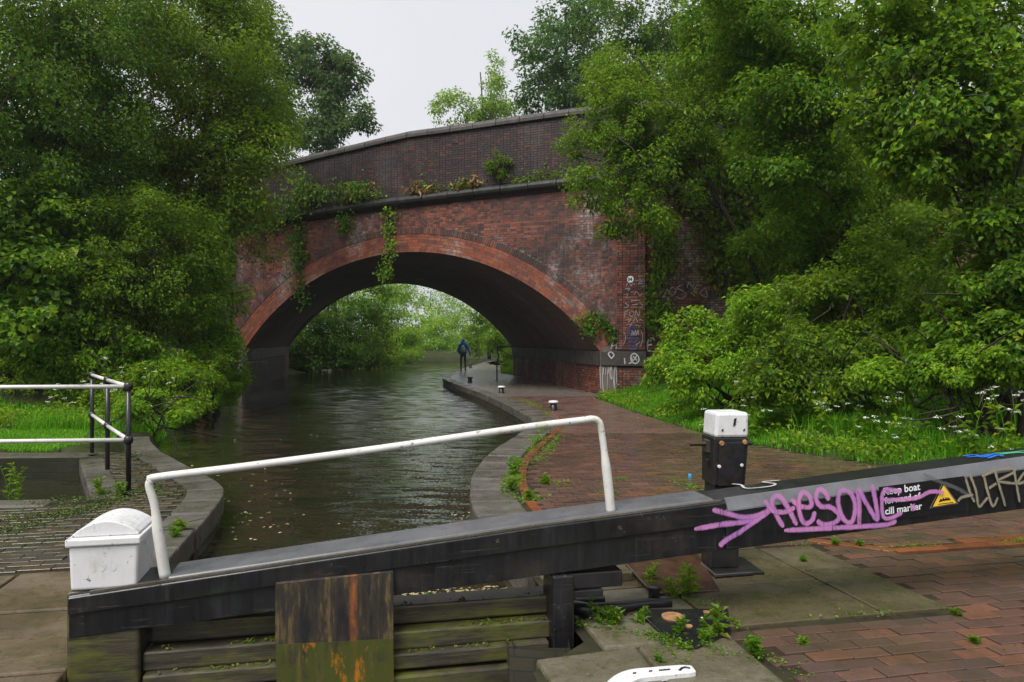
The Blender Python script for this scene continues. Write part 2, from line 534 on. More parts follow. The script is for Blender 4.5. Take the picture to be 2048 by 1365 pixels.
RUNX = -.003      # place of the rust run along the gate
def mat_rustplate(name, mossy):
    t = NT(name); p = t.pos()
    v = t.noise(t.scale(p, (9, 9, 1.5)), 2.2, 6, .72)
    c = t.ramp(v, [(.36, (.012, .012, .014)), (.52, (.035, .028, .020)), (.62, (.12, .085, .035)), (.78, (.20, .10, .028))])
    # one run of orange rust with a ragged edge below the upper bolt
    dt = t.n('VectorMath', operation='DOT_PRODUCT'); t.l(p, dt.inputs[0]); dt.inputs[1].default_value = (.978, .208, 0)
    k = t.math('ABSOLUTE', t.math('ADD', dt.outputs['Value'], t.math('MULTIPLY_ADD', t.noise(p, 7, 4), .05, RUNX - .025)))
    run = t.math('MULTIPLY', t.ramp(k, [(.0, .9), (.007, .7), (.026, 0)]), t.ramp(t.noise(t.scale(p, (8, 8, 2)), 2.6, 6, .7), [(.40, .1), (.58, 1)]))
    c = t.mix(run, c, (.30, .095, .025))
    if mossy:
        mo = t.ramp(t.noise(p, 4, 6, .7), [(.36, 0), (.52, .9)])
        c = t.mix(mo, c, (.052, .060, .008))
        orr = t.ramp(t.noise(t.scale(p, (7, 7, 2.5)), 2.0, 5, .7), [(.60, 0), (.68, 1)])
        c = t.mix(orr, c, (.32, .12, .006))
    return t.done(t.bsdf(c, .42, .45, 0, t.bump(v, .4, .004)))
mat_rustplate('rust_plate', False); mat_rustplate('moss_plate', True)

def mat_water():
    t = NT('canal_water'); p = t.pos()
    # facet slopes straight from noise, so that far ripples keep their tilt
    def slopes(v, scale, k, detail=2):
        nd = t.n('TexNoise'); t.l(v, nd.inputs['Vector']); nd.inputs['Scale'].default_value = scale; nd.inputs['Detail'].default_value = detail
        a_ = t.n('VectorMath', operation='SUBTRACT'); t.l(nd.outputs['Color'], a_.inputs[0]); a_.inputs[1].default_value = (.5, .5, .5)
        s_ = t.n('VectorMath', operation='MULTIPLY'); t.l(a_.outputs[0], s_.inputs[0]); s_.inputs[1].default_value = (k, k, 0)
        return s_.outputs[0]
    def vadd(x_, y_):
        nd = t.n('VectorMath', operation='ADD'); t.l(x_, nd.inputs[0])
        if hasattr(y_, 'node'): t.l(y_, nd.inputs[1])
        else: nd.inputs[1].default_value = y_
        return nd.outputs[0]
    gust = t.ramp(t.noise(t.scale(p, (1, .35, 1)), .5, 3), [(.38, .45), (.62, 1)])
    fine = vadd(slopes(p, 40, .50, 1), slopes(t.scale(p, (.40, 1.5, 1)), 5, .55, 2))
    gs = t.n('VectorMath', operation='SCALE'); t.l(fine, gs.inputs[0]); t.l(gust, gs.inputs['Scale'])
    sl_ = vadd(vadd(slopes(t.scale(p, (.7, 1.5, 1)), 2.0, .30), gs.outputs[0]), (0, 0, 1))
    nm = t.n('VectorMath', operation='NORMALIZE'); t.l(sl_, nm.inputs[0])
    nb = nm.outputs[0]
    c = t.ramp(t.noise(p, .35, 4), [(.35, (.013, .015, .007)), (.7, (.021, .020, .009))])
    return t.done(t.bsdf(c, .08, .5, 0, nb))
mat_water()

BRK = m_brick('brick_red', [(.21, .053, .030), (.165, .044, .028), (.25, .072, .038), (.105, .035, .027), (.20, .064, .040), (.068, .031, .028), (.29, .092, .048), (.13, .047, .036)], soot=.80, white=.75, soot_lo=.45)
m_brick('brick_ring', [(.27, .065, .026), (.23, .055, .026), (.30, .085, .036), (.16, .045, .028), (.26, .095, .05), (.20, .062, .036)], soot=.5, white=.65, soot_lo=.52)
m_brick('brick_hood', [(.16, .05, .034), (.10, .040, .032), (.20, .065, .04), (.075, .035, .03)], soot=.7, white=.6)
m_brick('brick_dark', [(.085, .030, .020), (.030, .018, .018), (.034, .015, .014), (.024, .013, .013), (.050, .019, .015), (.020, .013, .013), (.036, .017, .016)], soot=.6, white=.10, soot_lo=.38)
m_brick_tex('brick_soffit', (.125, .066, .050), (.080, .046, .038), (.07, .06, .055), soot=.6, white=.4, sootcol=(.03, .024, .022))
m_brick_tex('brick_plain', (.17, .055, .036), (.085, .036, .03), (.12, .105, .09), soot=.7, white=.3)
m_plain('mortar', (.135, .112, .098), .85, .25, var=.3, nscale=2, bump=.3, dirt=(.03, .028, .027), dirt_amt=.85)
m_plain('mortar_dark', (.020, .017, .016), .85, .25, var=.3, nscale=2, bump=.3, dirt=(.02, .02, .02), dirt_amt=.8)
PAV = [(.140, .070, .056), (.115, .062, .052), (.165, .084, .062), (.092, .058, .050), (.125, .067, .055), (.195, .086, .056), (.106, .063, .054), (.125, .068, .056)]
m_paver('paver_red', PAV, mossy=.45)
m_paver('paver_edge', [(.24, .062, .024), (.19, .05, .024), (.27, .08, .03)], mossy=.25)
m_paver('paver_left', [(.060, .045, .028), (.047, .037, .024), (.074, .052, .032), (.042, .035, .026)], mossy=.85, rough=.42)
m_plain('paving_bed', (.026, .025, .013), .85, .15, var=.4, nscale=6, bump=.4, dirt=(.035, .045, .012), dirt_amt=.7)

def mat_paver_far():
    t = NT('paver_far')
    uv = t.n('TexCoord').outputs['UV']; p = t.pos()
    b = t.n('TexBrick'); t.l(uv, b.inputs['Vector'])
    b.inputs['Color1'].default_value = (.118, .066, .056, 1); b.inputs['Color2'].default_value = (.150, .082, .068, 1)
    b.inputs['Mortar'].default_value = (.035, .028, .018, 1)
    b.inputs['Scale'].default_value = 1; b.inputs['Mortar Size'].default_value = .006
    b.inputs['Brick Width'].default_value = .22; b.inputs['Row Height'].default_value = .11
    c = b.outputs['Color']
    c = t.mix(t.ramp(t.noise(p, .8, 6, .65), [(.45, 0), (.7, .5)]), c, (.035, .036, .014))
    wet = t.noise(p, 1.7, 5, .6)
    rr = t.math('MULTIPLY_ADD', t.ramp(wet, [(.38, 0), (.62, 1)]), .3, .16)
    h = t.math('MULTIPLY_ADD', b.outputs['Fac'], -1.0, t.math('MULTIPLY', t.noise(p, 30, 4), .5))
    return t.done(t.bsdf(c, rr, .5, 0, t.bump(h, .5, .004)))
mat_paver_far()

# ------------------------------------------------------------------ plan of the place
U12 = np.array([.978, .208, 0.0])      # across the lock (paving rows, gate)
A12 = np.array([-.208, .978, 0.0])     # along the lock
def ua(u, a, z=0.0): return U12 * u + A12 * a + np.array([0, 0, z])

WATER_Z = -.30
R_PTS = [(-6, 2.1), (3.70, .045), (3.80, .10), (3.92, .36), (6.60, -.23), (7.3, -.36), (7.92, -.417), (9.13, -.438), (10.76, -.28), (12.9, .138), (14.3, .39), (15.2, .42), (16.2, .34), (22.2, -.73), (32.4, -2.96), (39.3, -2.86), (48, -2.62), (61.5, -1.3), (63, 3), (65, 12), (67, 30), (69, 60), (70, 90)]
L_PTS = [(-6, -.12), (5.48, -2.54), (6.27, -2.69), (7.2, -2.88), (7.79, -3.03), (8.16, -3.17), (8.76, -3.55), (10, -4.48), (11.2, -5.33), (12.7, -6.16), (14, -6.5), (17, -7.3), (25, -9.1), (27.3, -9.74), (40.4, -12.27), (49, -12.5), (58, -11), (66, -7), (71, 0), (75, 10), (78, 30), (80, 60), (81, 90)]
G_PTS = [(-6, 14), (7.6, 12), (8.6, 5.95), (9.68, 4.70), (11.5, 3.72), (13.1, 3.30), (17, 2.75), (21.2, 2.35), (22.4, 2.60), (35.5, .07), (37, -.55), (48, -.75), (61.5, .9), (62.6, 4), (64, 12), (66, 30), (68, 60), (69, 90)]
def fn(pts):
    yy = [p[0] for p in pts]; xx = [p[1] for p in pts]
    return lambda y: np.interp(y, yy, xx)
RX, LX, GX = fn(R_PTS), fn(L_PTS), fn(G_PTS)
POOL = [(-9.8, 10.2), (-6.0, 10.4), (-4.25, 7.60), (-9.4, 7.15)]

# bridge frame: P = P0 + s*FU + t*FV
P0 = np.array([2.63, 22.4, 0.0])
FU = np.array([-.929, .369, 0.0]); FU /= np.linalg.norm(FU)
FN = np.array([-FU[1], FU[0], 0.0])            # towards the camera
if FN[1] > 0: FN = -FN
FV = np.array([-.193, 1.0, 0.0]); 
TL = 13.3                                      # length of the barrel along FV (in y)
SPAN, RISE, ZSP = 13.3, 3.25, 1.29
RAD = (SPAN ** 2 / 4 + RISE ** 2) / (2 * RISE)
ZC = ZSP - (RAD - RISE)
WING0 = P0 - FU * 1.39
WINGD = np.array([1.0, .06, 0]); WINGD /= np.linalg.norm(WINGD)
WINGN = np.array([WINGD[1], -WINGD[0], 0])

def st_of(x, y):
    det = FU[0] * FV[1] - FU[1] * FV[0]
    qx, qy = x - P0[0], y - P0[1]
    s = (qx * FV[1] - qy * FV[0]) / det
    t = (FU[0] * qy - FU[1] * qx) / det
    return s, t

def ground_h(x, y):
    x = np.asarray(x, float); y = np.asarray(y, float)
    L, R, G = LX(y), RX(y), GX(y)
    wob = .10 * np.sin(x * 1.3 + y * .7) + .08 * np.sin(x * .5 - y * 1.1)
    # right side
    e = x - G
    zr = .02 + np.where(e > 0, .05 * np.clip(e, 0, 3) + .42 * np.clip(e - 2.5, 0, 9), 0) + np.where(e > 1, wob, 0)
    zr = np.where(y > 40, .02 + np.where(e > 0, .10 * np.clip(e, 0, 10), 0), zr)
    z = zr
    # left side: paving, lawn, then bank
    f = np.minimum(L, np.where(y < 16, -9.0, L - .3)) - x
    zl = np.where(f > 0, .10 * np.clip(f, 0, 2) + .35 * np.clip(f - 1.5, 0, 9), 0) + np.where(f > 1, wob, 0)
    zl = np.where(y > 13.5, zl - .28 * (1 - sstep(.2, 1.6, L - x)), zl)
    zl = np.where(y > 44, .02 + .06 * np.clip(L - x, 0, 12) - .3 * (1 - sstep(.2, 1.6, L - x)), zl)
    z = np.where(x < L, zl, z)
    # paving is laid 2 cm proud of this; keep clear of the edges
    m = .55
    canal = (x > L - np.where(y < 13.2, m, .0)) & (x < R + m) & (y < 82)
    z = np.where(canal, -1.3, z)
    z = np.where(in_poly(x, y, [(-10.4, 10.8), (-5.6, 11.0), (-3.7, 7.3), (-10, 6.7)]), -1.3, z)
    paved = (y < 22) & (x >= R + m) & (x < G)
    z = np.where(paved | ((y < 10.9) & (x <= L - m) & (x > -9.2) & (z > -1)), np.minimum(z, -.10), z)
    z = np.where((y >= 22) & (y < 62) & (x >= R + m) & (x < G), -.10, z)
    # road embankment behind the bridge's wing walls
    s, t = st_of(x, y)
    b2 = (x - WING0[0]) * -WINGD[1] + (y - WING0[1]) * WINGD[0]
    er = sstep(.6, 2.2, b2) * (1 - sstep(11.5, 19, b2)) * sstep(.9, 2.0, -s - .9) * 6.1
    b1 = -((x - P0[0]) * FN[0] + (y - P0[1]) * FN[1])
    el = sstep(.6, 2.2, b1) * (1 - sstep(11.5, 19, b1)) * sstep(.6, 1.8, s - 14.2) * 5.6
    z = np.where(s < -1.5, np.maximum(z, er), z)
    z = np.where(s > 14.2, np.maximum(z, el), z)
    return z

def ground():
    xs = np.unique(np.r_[np.linspace(-1500, -80, 8), np.linspace(-70, -18, 18), np.arange(-16, 14, .4), np.linspace(16, 70, 19), np.linspace(90, 1500, 8)])
    ys = np.unique(np.r_[np.linspace(-600, -20, 6), np.arange(-12, 0, 1.5), np.arange(0, 46, .4), np.arange(46.5, 90, 1.5), np.linspace(92, 180, 20), np.linspace(220, 2500, 10)])
    X, Y = np.meshgrid(xs, ys)
    Z = ground_h(X, Y)
    far = sstep(70, 200, np.hypot(X, Y - 30))
    Z = Z * (1 - far) + far * 1.0
    n, m = X.shape
    I = np.arange(n * m).reshape(n, m)
    Q = np.stack([I[:-1, :-1], I[:-1, 1:], I[1:, 1:], I[1:, :-1]], -1)
    me = np_mesh('ground', np.stack([X, Y, Z], -1).reshape(-1, 3), 4, Q)
    me.polygons.foreach_set('use_smooth', [True] * len(me.polygons))
    o = link_mesh('ground', me, M['soil'])
    tag(o, 'dark grassy earth banks either side of the canal', 'ground', kind='structure')
ground()

w = MB().add([(-120, -15, WATER_Z), (120, -15, WATER_Z), (120, 110, WATER_Z), (-120, 110, WATER_Z)], [(0, 1, 2, 3)]).build('water', M['canal_water'])
tag(w, 'dark rippled canal water running under the brick bridge', 'water', kind='structure')

# ------------------------------------------------------------------ paving
def smooth_edge(pts, y0, y1, step):
    """sampled plan polyline (x,y) of an edge between two distances, corners softened"""
    P = [(x, y) for y, x in pts]
    C = np.array(resample(catmull([(p[0], p[1], 0) for p in P], 10), .05))[:, :2]
    C = C[(C[:, 1] >= y0) & (C[:, 1] <= y1)]
    return resample(C, step)

def offset(pl, d):
    t = np.gradient(pl, axis=0); t /= np.linalg.norm(t, axis=1)[:, None] + 1e-9
    n = np.stack([t[:, 1], -t[:, 0]], 1)          # to the right of the direction of travel
    return pl + n * d

def set_uv(o, f):
    me = o.data
    lay = me.uv_layers.new(name='UVMap')
    co = np.empty(len(me.vertices) * 3, np.float32); me.vertices.foreach_get('co', co); co = co.reshape(-1, 3) + ORG[o.name]
    vi = np.empty(len(me.loops), np.int32); me.loops.foreach_get('vertex_index', vi)
    uv = f(co)[vi].astype(np.float32)
    lay.data.foreach_set('uv', uv.ravel())

RE = smooth_edge(R_PTS, 3.95, 61, .30)          # canal edge, towpath side
LE = smooth_edge(L_PTS, 3.4, 12.9, .30)         # canal edge, far lockside
FARY = 13.0

def strip_poly(name, A, B, z, mat, **k):
    """quads between two plan polylines with the same count"""
    n = len(A)
    vs = [(*p, z) for p in A] + [(*p, z) for p in B]
    return MB().add(vs, [(i, n + i, n + i + 1, i + 1) for i in range(n - 1)]).build(name, mat)

ys = np.linspace(2.2, FARY, 60)
pav_r = strip_poly('pavement', np.stack([np.maximum(RX(ys), -9) + .05, ys], 1), np.stack([GX(ys), ys], 1), -.018, M['paving_bed'])
tag(pav_r, 'wet red brick lockside paving behind and under the balance beam', 'pavement', kind='structure')
ys = np.linspace(FARY, 21.6, 40)
pf = strip_poly('towpath_paving', np.stack([RX(ys) + .05, ys], 1), np.stack([GX(ys), ys], 1), -.004, M['paver_far'])
set_uv(pf, lambda co: np.stack([co @ U12, co @ A12], 1))
tag(pf, 'brown brick paving of the towpath just before the bridge', 'path', kind='structure')
ys = np.linspace(21.6, 61.4, 60)
tp = strip_poly('towpath', np.stack([RX(ys) + .05, ys], 1), np.stack([GX(ys) + np.where((ys > 22.3) & (ys < 35.6), .3, .0), ys], 1), 0.0, M['path_wet'])
tag(tp, 'wet grey towpath passing under the bridge', 'path', kind='structure')

lp = MB()
ysl = np.linspace(2.2, 10.9, 50)
# the bed of the left lockside, with the pool left open
PB = [(-14, 2.2)] + [(LX(y) - .05, y) for y in ysl] + [(-5.35, 10.95), (-5.75, 10.9), (-6.0, 10.40), (-4.25, 7.60), (-9.4, 7.15), (-14, 7.0)]
lp.add([(x, y, -.018) for x, y in PB], [tuple(range(len(PB)))])
pav_l = lp.build('pavement_left', M['paving_bed'])
tag(pav_l, 'mossy blue brick lockside paving round the side pool', 'pavement', kind='structure')
lp = MB().add([(-14, 10.22, -.018), (-9.8, 10.2, -.018), (-6.0, 10.4, -.018), (-5.75, 10.9, -.018), (-14, 10.75, -.018)], [(0, 1, 2, 3, 4)]).build('pool_border', M['coping_blue'])
tag(lp, 'stone border along the back of the side pool', 'pavement', kind='structure')

# slabs (u0,u1,a0,a1) in the paving grid
SLABS = [(2.02, 3.05, 3.86, 4.50), (2.02, 3.05, 4.515, 5.26), (3.065, 3.50, 3.86, 4.70), (3.065, 3.50, 4.715, 5.26), (2.02, 3.05, 5.275, 5.95), (1.25, 2.005, 4.60, 5.26), (1.25, 2.005, 5.275, 5.95)]
COPES = [[(.90, 3.66), (1.45, 3.70), (1.42, 3.05), (.92, 3.02)], [(1.46, 3.70), (2.0, 3.72), (1.98, 3.08), (1.43, 3.05)],
         [(.92, 3.01), (1.98, 3.07), (1.97, 2.3), (.92, 2.3)], [(1.28, 3.72), (2.0, 3.73), (2.0, 4.58), (1.27, 4.58)]]
for (u0, u1, a0, a1) in SLABS:
    c = ua((u0 + u1) / 2, (a0 + a1) / 2, -.05 + random.uniform(-.002, .003))
    MB().box(c, U12 * (u1 - u0) / 2, A12 * (a1 - a0) / 2, (0, 0, .052)).build('stone_slab', M['slab_stone'], pav_r, bevel=.006)
for q in COPES:
    MB().prism([tuple(ua(u, a)[:2]) for u, a in q], -.13 if q is not COPES[3] else -.1, .006).build('coping_stone', M['concrete'], pav_r, bevel=.018)

def coping(parent, E, w, mat, side, step=2):
    """single stones along a canal edge; side=+1 when the paving lies right of the travel direction"""
    n = 0
    In = offset(E, side * w); Out = offset(E, -side * .03)
    i = 0
    while i + step < len(E):
        j = i + step
        # more points on a stone give the bend its curve
        idx = list(range(i, j + 1))
        g = .012
        def pt(Pl, k):
            p = Pl[k].copy()
            if k == i: p = p + (Pl[k + 1] - Pl[k]) * (g / (np.linalg.norm(Pl[k + 1] - Pl[k]) + 1e-6))
            if k == j: p = p + (Pl[k - 1] - Pl[k]) * (g / (np.linalg.norm(Pl[k - 1] - Pl[k]) + 1e-6))
            return tuple(p)
        poly = [pt(Out, k) for k in idx] + [pt(In, k) for k in reversed(idx)]
        MB().prism(poly, -.20, .004 + random.uniform(-.004, .006)).build('coping_stone', mat, parent, bevel=.022)
        i = j; n += 1
    return n

coping(pav_r, RE[(RE[:, 1] < 22) & (RE[:, 1] > 5.0)], .46, M['coping_blue'], +1)
coping(tp, RE[RE[:, 1] >= 21.9], .34, M['coping_blue'], +1, step=4)
coping(pav_l, LE[LE[:, 1] > 5.15], .34, M['coping_blue'], -1)
pl = resample(np.array([(-9.8, 7.19), (-4.25, 7.60), (-6.0, 10.40)]), .45)
coping(pav_l, resample(np.array([(-9.4, 7.15), (-4.26, 7.58)]), .30), .26, M['coping_blue'], +1)
coping(pav_l, resample(np.array([(-4.24, 7.62), (-5.97, 10.38)]), .30), .26, M['coping_blue'], +1)

def wall_strip(name, E, label, mat, z0=-1.4, z1=-.19, parent=None):
    E = np.asarray(E); n = len(E)
    o = MB().add([(*p, z1) for p in E] + [(*p, z0) for p in E], [(i, i + 1, n + i + 1, n + i) for i in range(n - 1)]).build(name, mat)
    s = np.r_[0, np.cumsum(np.linalg.norm(np.diff(E, axis=0), axis=1))]
    me = o.data; lay = me.uv_layers.new(name='UVMap')
    for lp_ in me.loops:
        k = lp_.vertex_index
        lay.data[lp_.index].uv = (s[k % n], me.vertices[k].co.z)
    return tag(o, label, 'wall', kind='structure')
m_brick_tex('canal_brick', (.060, .048, .038), (.042, .036, .030), (.035, .033, .028), soot=.6, white=.2, rough=.4, sootcol=(.02, .024, .010))
m_brick_tex('pool_brick', (.030, .028, .016), (.020, .020, .012), (.018, .020, .010), soot=.6, white=.08, rough=.4, sootcol=(.012, .016, .006))
wall_strip('canal_wall', np.vstack([[(2.1, -6), ua(.93, 2.3)[:2], ua(.91, 3.66)[:2], ua(1.27, 3.70)[:2]], RE]), 'wet brick wall of the towpath edge at the waterline', M['canal_brick'], z1=-.03)
wall_strip('canal_wall_left', np.vstack([[(-.12, -6)], LE]), 'wet brick wall below the curved lock mouth on the railing side', M['canal_brick'], z1=-.03)
wall_strip('pool_wall', np.array([(-9.4, 7.15), (-4.25, 7.60), (-6.0, 10.40), (-9.8, 10.2)]), 'dark mossy brick walls of the side pool', M['pool_brick'], z1=-.02)

# red edging course inside the towpath coping, then the pavers
EDGE = offset(RE[(RE[:, 1] > 5.9) & (RE[:, 1] < 17)], .56)
EDGE = np.vstack([EDGE])
E2 = [np.array([ua(3.6, 5.42)[:2], ua(4.05, 5.0)[:2]]), np.array([ua(4.05, 5.0)[:2], ua(5.6, 5.0)[:2]]), np.array([ua(4.75, 5.12)[:2], ua(6.0, 5.12)[:2]])]
TOPE = np.array([ua(.86, 6.55)[:2], ua(2.6, 6.55)[:2]])
edge_lines = [EDGE] + E2 + [TOPE]

shared = {}
def brick_obj(parent, c, U, V, hz, mat, key):
    """one paver: shares mesh data with its like"""
    if key not in shared:
        lu, lv = np.linalg.norm(U), np.linalg.norm(V)
        me = bpy.data.meshes.new('brick')
        b = .0025
        vs = [(sx * lu, sy * lv, -hz) for sy in (-1, 1) for sx in (-1, 1)] + [(sx * lu, sy * lv, hz - b) for sy in (-1, 1) for sx in (-1, 1)] + [(sx * (lu - b), sy * (lv - b), hz) for sy in (-1, 1) for sx in (-1, 1)]
        fs = [(8, 9, 11, 10)]
        for k in (0, 4):
            for a, b2 in ((0, 1), (1, 3), (3, 2), (2, 0)):
                fs.append((k + a, k + b2, k + 4 + b2, k + 4 + a))
        me.from_pydata(vs, [], fs); me.update(); me.materials.append(mat)
        shared[key] = me
    o = bpy.data.objects.new('brick', shared[key]); col.objects.link(o)
    o.parent = parent
    o.location = tuple(np.array(c) - ORG[parent.name])
    o.rotation_euler = (random.gauss(0, .010), random.gauss(0, .006), math.atan2(U[1], U[0]))
    return o

def visible(x, y, z=0.0, mx=30):
    px = 1024 + x / y * F; py = 682 + (H - z) / y * F
    return (px > -mx) & (px < 2048 + mx) & (py < 1365 + mx)

def lay_pavers(parent, keep, urange, arange, mat, key, bl=.22, bw=.11, singles=300):
    us, as_ = [], []
    for k, a in enumerate(np.arange(arange[0], arange[1], bw)):
        off = (k % 2) * bl / 2 + rng.normal(0, .008)
        u = np.arange(urange[0], urange[1], bl) + off
        us.append(u); as_.append(np.full_like(u, a))
    u = np.concatenate(us); a = np.concatenate(as_)
    P = u[:, None] * U12 + a[:, None] * A12
    ok = keep(P[:, 0], P[:, 1], u, a) & visible(P[:, 0], np.maximum(P[:, 1], .5))
    P = P[ok]
    P[:, 2] = -.025 + rng.normal(0, .0025, len(P)) + .004 * np.sin(P[:, 0] * 2.1 + P[:, 1] * 1.3)
    order = np.argsort(P[:, 1])
    P = P[order]
    hu, hv = bl / 2 - .005, bw / 2 - .005
    for p in P[:singles]:
        brick_obj(parent, p, U12 * hu, A12 * hv, .026, mat, key)
    Q = P[singles:]
    if len(Q):
        n = len(Q)
        o = boxes('brick_field', Q, np.tile(U12 * hu, (n, 1)), np.tile(A12 * hv, (n, 1)) + np.stack([np.zeros(n), np.zeros(n), rng.normal(0, .0006, n)], 1), np.tile((0, 0, .026), (n, 1)), mat, parent, faces=(1, 2, 3, 4, 5))
        o['kind'] = 'stuff'
    return len(P)

def in_slabs(u, a, m=.06):
    r = np.zeros(u.shape, bool)
    for (u0, u1, a0, a1) in SLABS:
        r |= (u > u0 - m) & (u < u1 + m) & (a > a0 - m + .01) & (a < a1 + m)
    for q in COPES:
        r |= in_poly(u, a, q)
        r |= in_poly(u - .09, a, q) | in_poly(u + .09, a, q)
    return r

def keep_r(x, y, u, a):
    k = (y > 2.9) & (y < FARY) & (x > RX(y)) & (x < GX(y) - .05)
    k &= poly_dist(x, y, RE[RE[:, 1] < 20]) > .53
    for e in edge_lines: k &= poly_dist(x, y, e) > .085
    k &= ~in_slabs(u, a)
    k &= ~((u < 1.3) & (a < 6))
    return k
lay_pavers(pav_r, keep_r, (0.5, 12), (2.4, 14), M['paver_red'], 'pav')
edge_c = []
for e in edge_lines:
    R_ = resample(e, .225)
    for p, q in zip(R_[:-1], R_[1:]):
        d = (q - p) / np.linalg.norm(q - p); m_ = (p + q) / 2
        if not visible(m_[0], m_[1]) or in_slabs(*[np.array([np.dot((*m_, 0), v)]) for v in (U12, A12)], m=-.02)[0]: continue
        brick_obj(pav_r, (*m_, -.023), np.array([*d, 0]) * .107, np.array([-d[1], d[0], 0]) * .050, .026, M['paver_edge'], 'edge')

def keep_l(x, y, u, a):
    k = (a > 5.82) & (y < 10.9) & (x < LX(y)) & (x > -9)
    k &= poly_dist(x, y, LE) > .40
    k &= ~in_poly(x, y, [(-9.6, 10.3), (-5.95, 10.5), (-3.95, 7.42), (-9.2, 6.85)])
    k &= poly_dist(x, y, [(-9.4, 7.15), (-4.25, 7.60), (-6.0, 10.40)]) > .33
    k &= ~((y > 10.35 - .05 * x * 0) & (x < -5.6))
    return k
lay_pavers(pav_l, keep_l, (-9, 2), (5, 13), M['paver_left'], 'pavl', singles=220)
# large worn slabs beside the white-capped gate post
for (u0, u1, a0, a1) in [(-2.22, -1.36, 4.93, 5.72), (-2.22, -1.36, 4.02, 4.90), (-2.22, -1.36, 3.0, 3.99), (-3.3, -2.25, 4.5, 5.72), (-3.3, -2.25, 3.3, 4.47), (-4.4, -3.33, 4.6, 5.72)]:
    c = ua((u0 + u1) / 2, (a0 + a1) / 2, -.06)
    MB().box(c, U12 * (u1 - u0) / 2, A12 * (a1 - a0) / 2, (0, 0, .063 + random.uniform(0, .006))).build('stone_slab', M['slab_left'], pav_l, bevel=.012)
# ------------------------------------------------------------------ the brick bridge
bridge = thing('brick_bridge', 'red brick arch bridge with dark parapet carrying a road over the canal', 'bridge', tuple(P0))

def ztop(s):  return np.interp(s, [-12, -1.4, 1.0, 6.65, 11.45, 14, 22], [8.40, 8.42, 8.42, 8.30, 7.78, 7.42, 6.5])
def zstr(s):  return np.interp(s, [-12, -1.4, 1.25, 6.65, 11.3, 14, 22], [6.42, 6.42, 6.37, 6.22, 5.95, 5.75, 5.1])
def fp(s, z, out=0.0):  return P0 + FU * s + FN * out + np.array([0, 0, z])
SC = SPAN / 2
def zarch(s, r):
    q = r * r - (np.asarray(s, float) - SC) ** 2
    return np.where(q > 0, ZC + np.sqrt(np.maximum(q, 0)), -9)
RING = .60; HOOD = .20
REX = RAD + RING + HOOD

# backing wall of the near face (mortar plane) with the arch opening
def face_wall(name, off, s0, s1, mat, r_cut, zfoot=-.6, top=None, thick=.4, frame=None):
    ss = np.unique(np.r_[np.linspace(s0, s1, 90), SC - r_cut, SC + r_cut, np.linspace(0, SPAN, 70)])
    ss = ss[(ss >= s0) & (ss <= s1)]
    top = top or ztop
    mb = MB()
    vs, fs = [], []
    for s in ss:
        zb = max(zfoot, float(zarch(s, r_cut)) if 0 <= s <= SPAN else zfoot)
        b = P0 + FU * s + off
        for dz in (zb, float(top(s))):
            vs.append(b + np.array([0, 0, dz])); 
        for dz in (zb, float(top(s))):
            vs.append(b - FN * thick + np.array([0, 0, dz]))
    for i in range(len(ss) - 1):
        a, b = 4 * i, 4 * (i + 1)
        fs += [(a, b, b + 1, a + 1), (a + 2, a + 3, b + 3, b + 2), (a + 1, b + 1, b + 3, a + 3), (a, a + 2, b + 2, b)]
    return mb.add(vs, fs).build(name, mat, bridge)
face_wall('spandrel_wall', np.zeros(3), -1.39, 16.0, M['mortar'], RAD + .02, top=zstr)
MBp = MB()
sp_s = np.linspace(-1.39, 16, 60)
MBp.add([q for s in sp_s for q in (fp(s, float(zstr(s)) + .001), fp(s, float(ztop(s))), fp(s, float(ztop(s)), -.4), fp(s, float(zstr(s)) + .001, -.4))], [(4 * i + j, 4 * i + (j + 1) % 4, 4 * i + 4 + (j + 1) % 4, 4 * i + 4 + j) for i in range(59) for j in range(4)]).build('parapet_wall', M['mortar_dark'], bridge)
fw = face_wall('far_spandrel_wall', FV * TL, -3, 16.0, M['brick_plain'], RAD)

# brickwork of the near face: english bond, every brick a box
def brickwork(name, p0, U, N, L, z0, z1, keep, mat, parent, proud=.010, bl=.225, bh=.075):
    C, A, B, W = [], [], [], []
    U = np.array(U, float); N = np.array(N, float)
    for k, z in enumerate(np.arange(z0, z1, bh)):
        st = bl if k % 2 == 0 else bl / 2
        s = np.arange(-st, L + st, st) + (st / 2 if k % 2 == 0 else bl / 4)
        lo, hi = np.maximum(s - st / 2, 0), np.minimum(s + st / 2, L)
        g = hi - lo > .03
        s, hs_ = ((lo + hi) / 2)[g], ((hi - lo) / 2)[g]
        zc = z + bh / 2
        ok = keep(s, np.full_like(s, zc))
        s = s[ok]; hs_ = hs_[ok]
        n = len(s)
        if not n: continue
        C.append(p0 + s[:, None] * U + np.array([0, 0, zc]) + N * (rng.normal(proud, .003, n) - .03)[:, None])
        A.append(U[None, :] * (hs_ - .006)[:, None]); B.append(np.tile(N * .03, (n, 1))); W.append(np.tile((0, 0, bh / 2 - .006), (n, 1)))
    C, A, B, W = (np.concatenate(q) for q in (C, A, B, W))
    o = boxes(name, C, A, W, -B, mat, parent, faces=(0, 1, 2, 3, 4, 5))
    o['kind'] = 'stuff'
    return o
S0 = -1.39
brickwork('spandrel_brickwork', P0 + FU * S0, FU, FN, 17.4, -.3, 6.5,
          lambda s, z: (z < zstr(s + S0) - .12) & ~((np.hypot(s + S0 - SC, z - ZC) < REX + .01) & (s + S0 > -.6) & (s + S0 < SPAN + .6)) & ~((s + S0 > 0) & (s + S0 < SPAN) & (z < ZSP)), M['brick_red'], bridge)
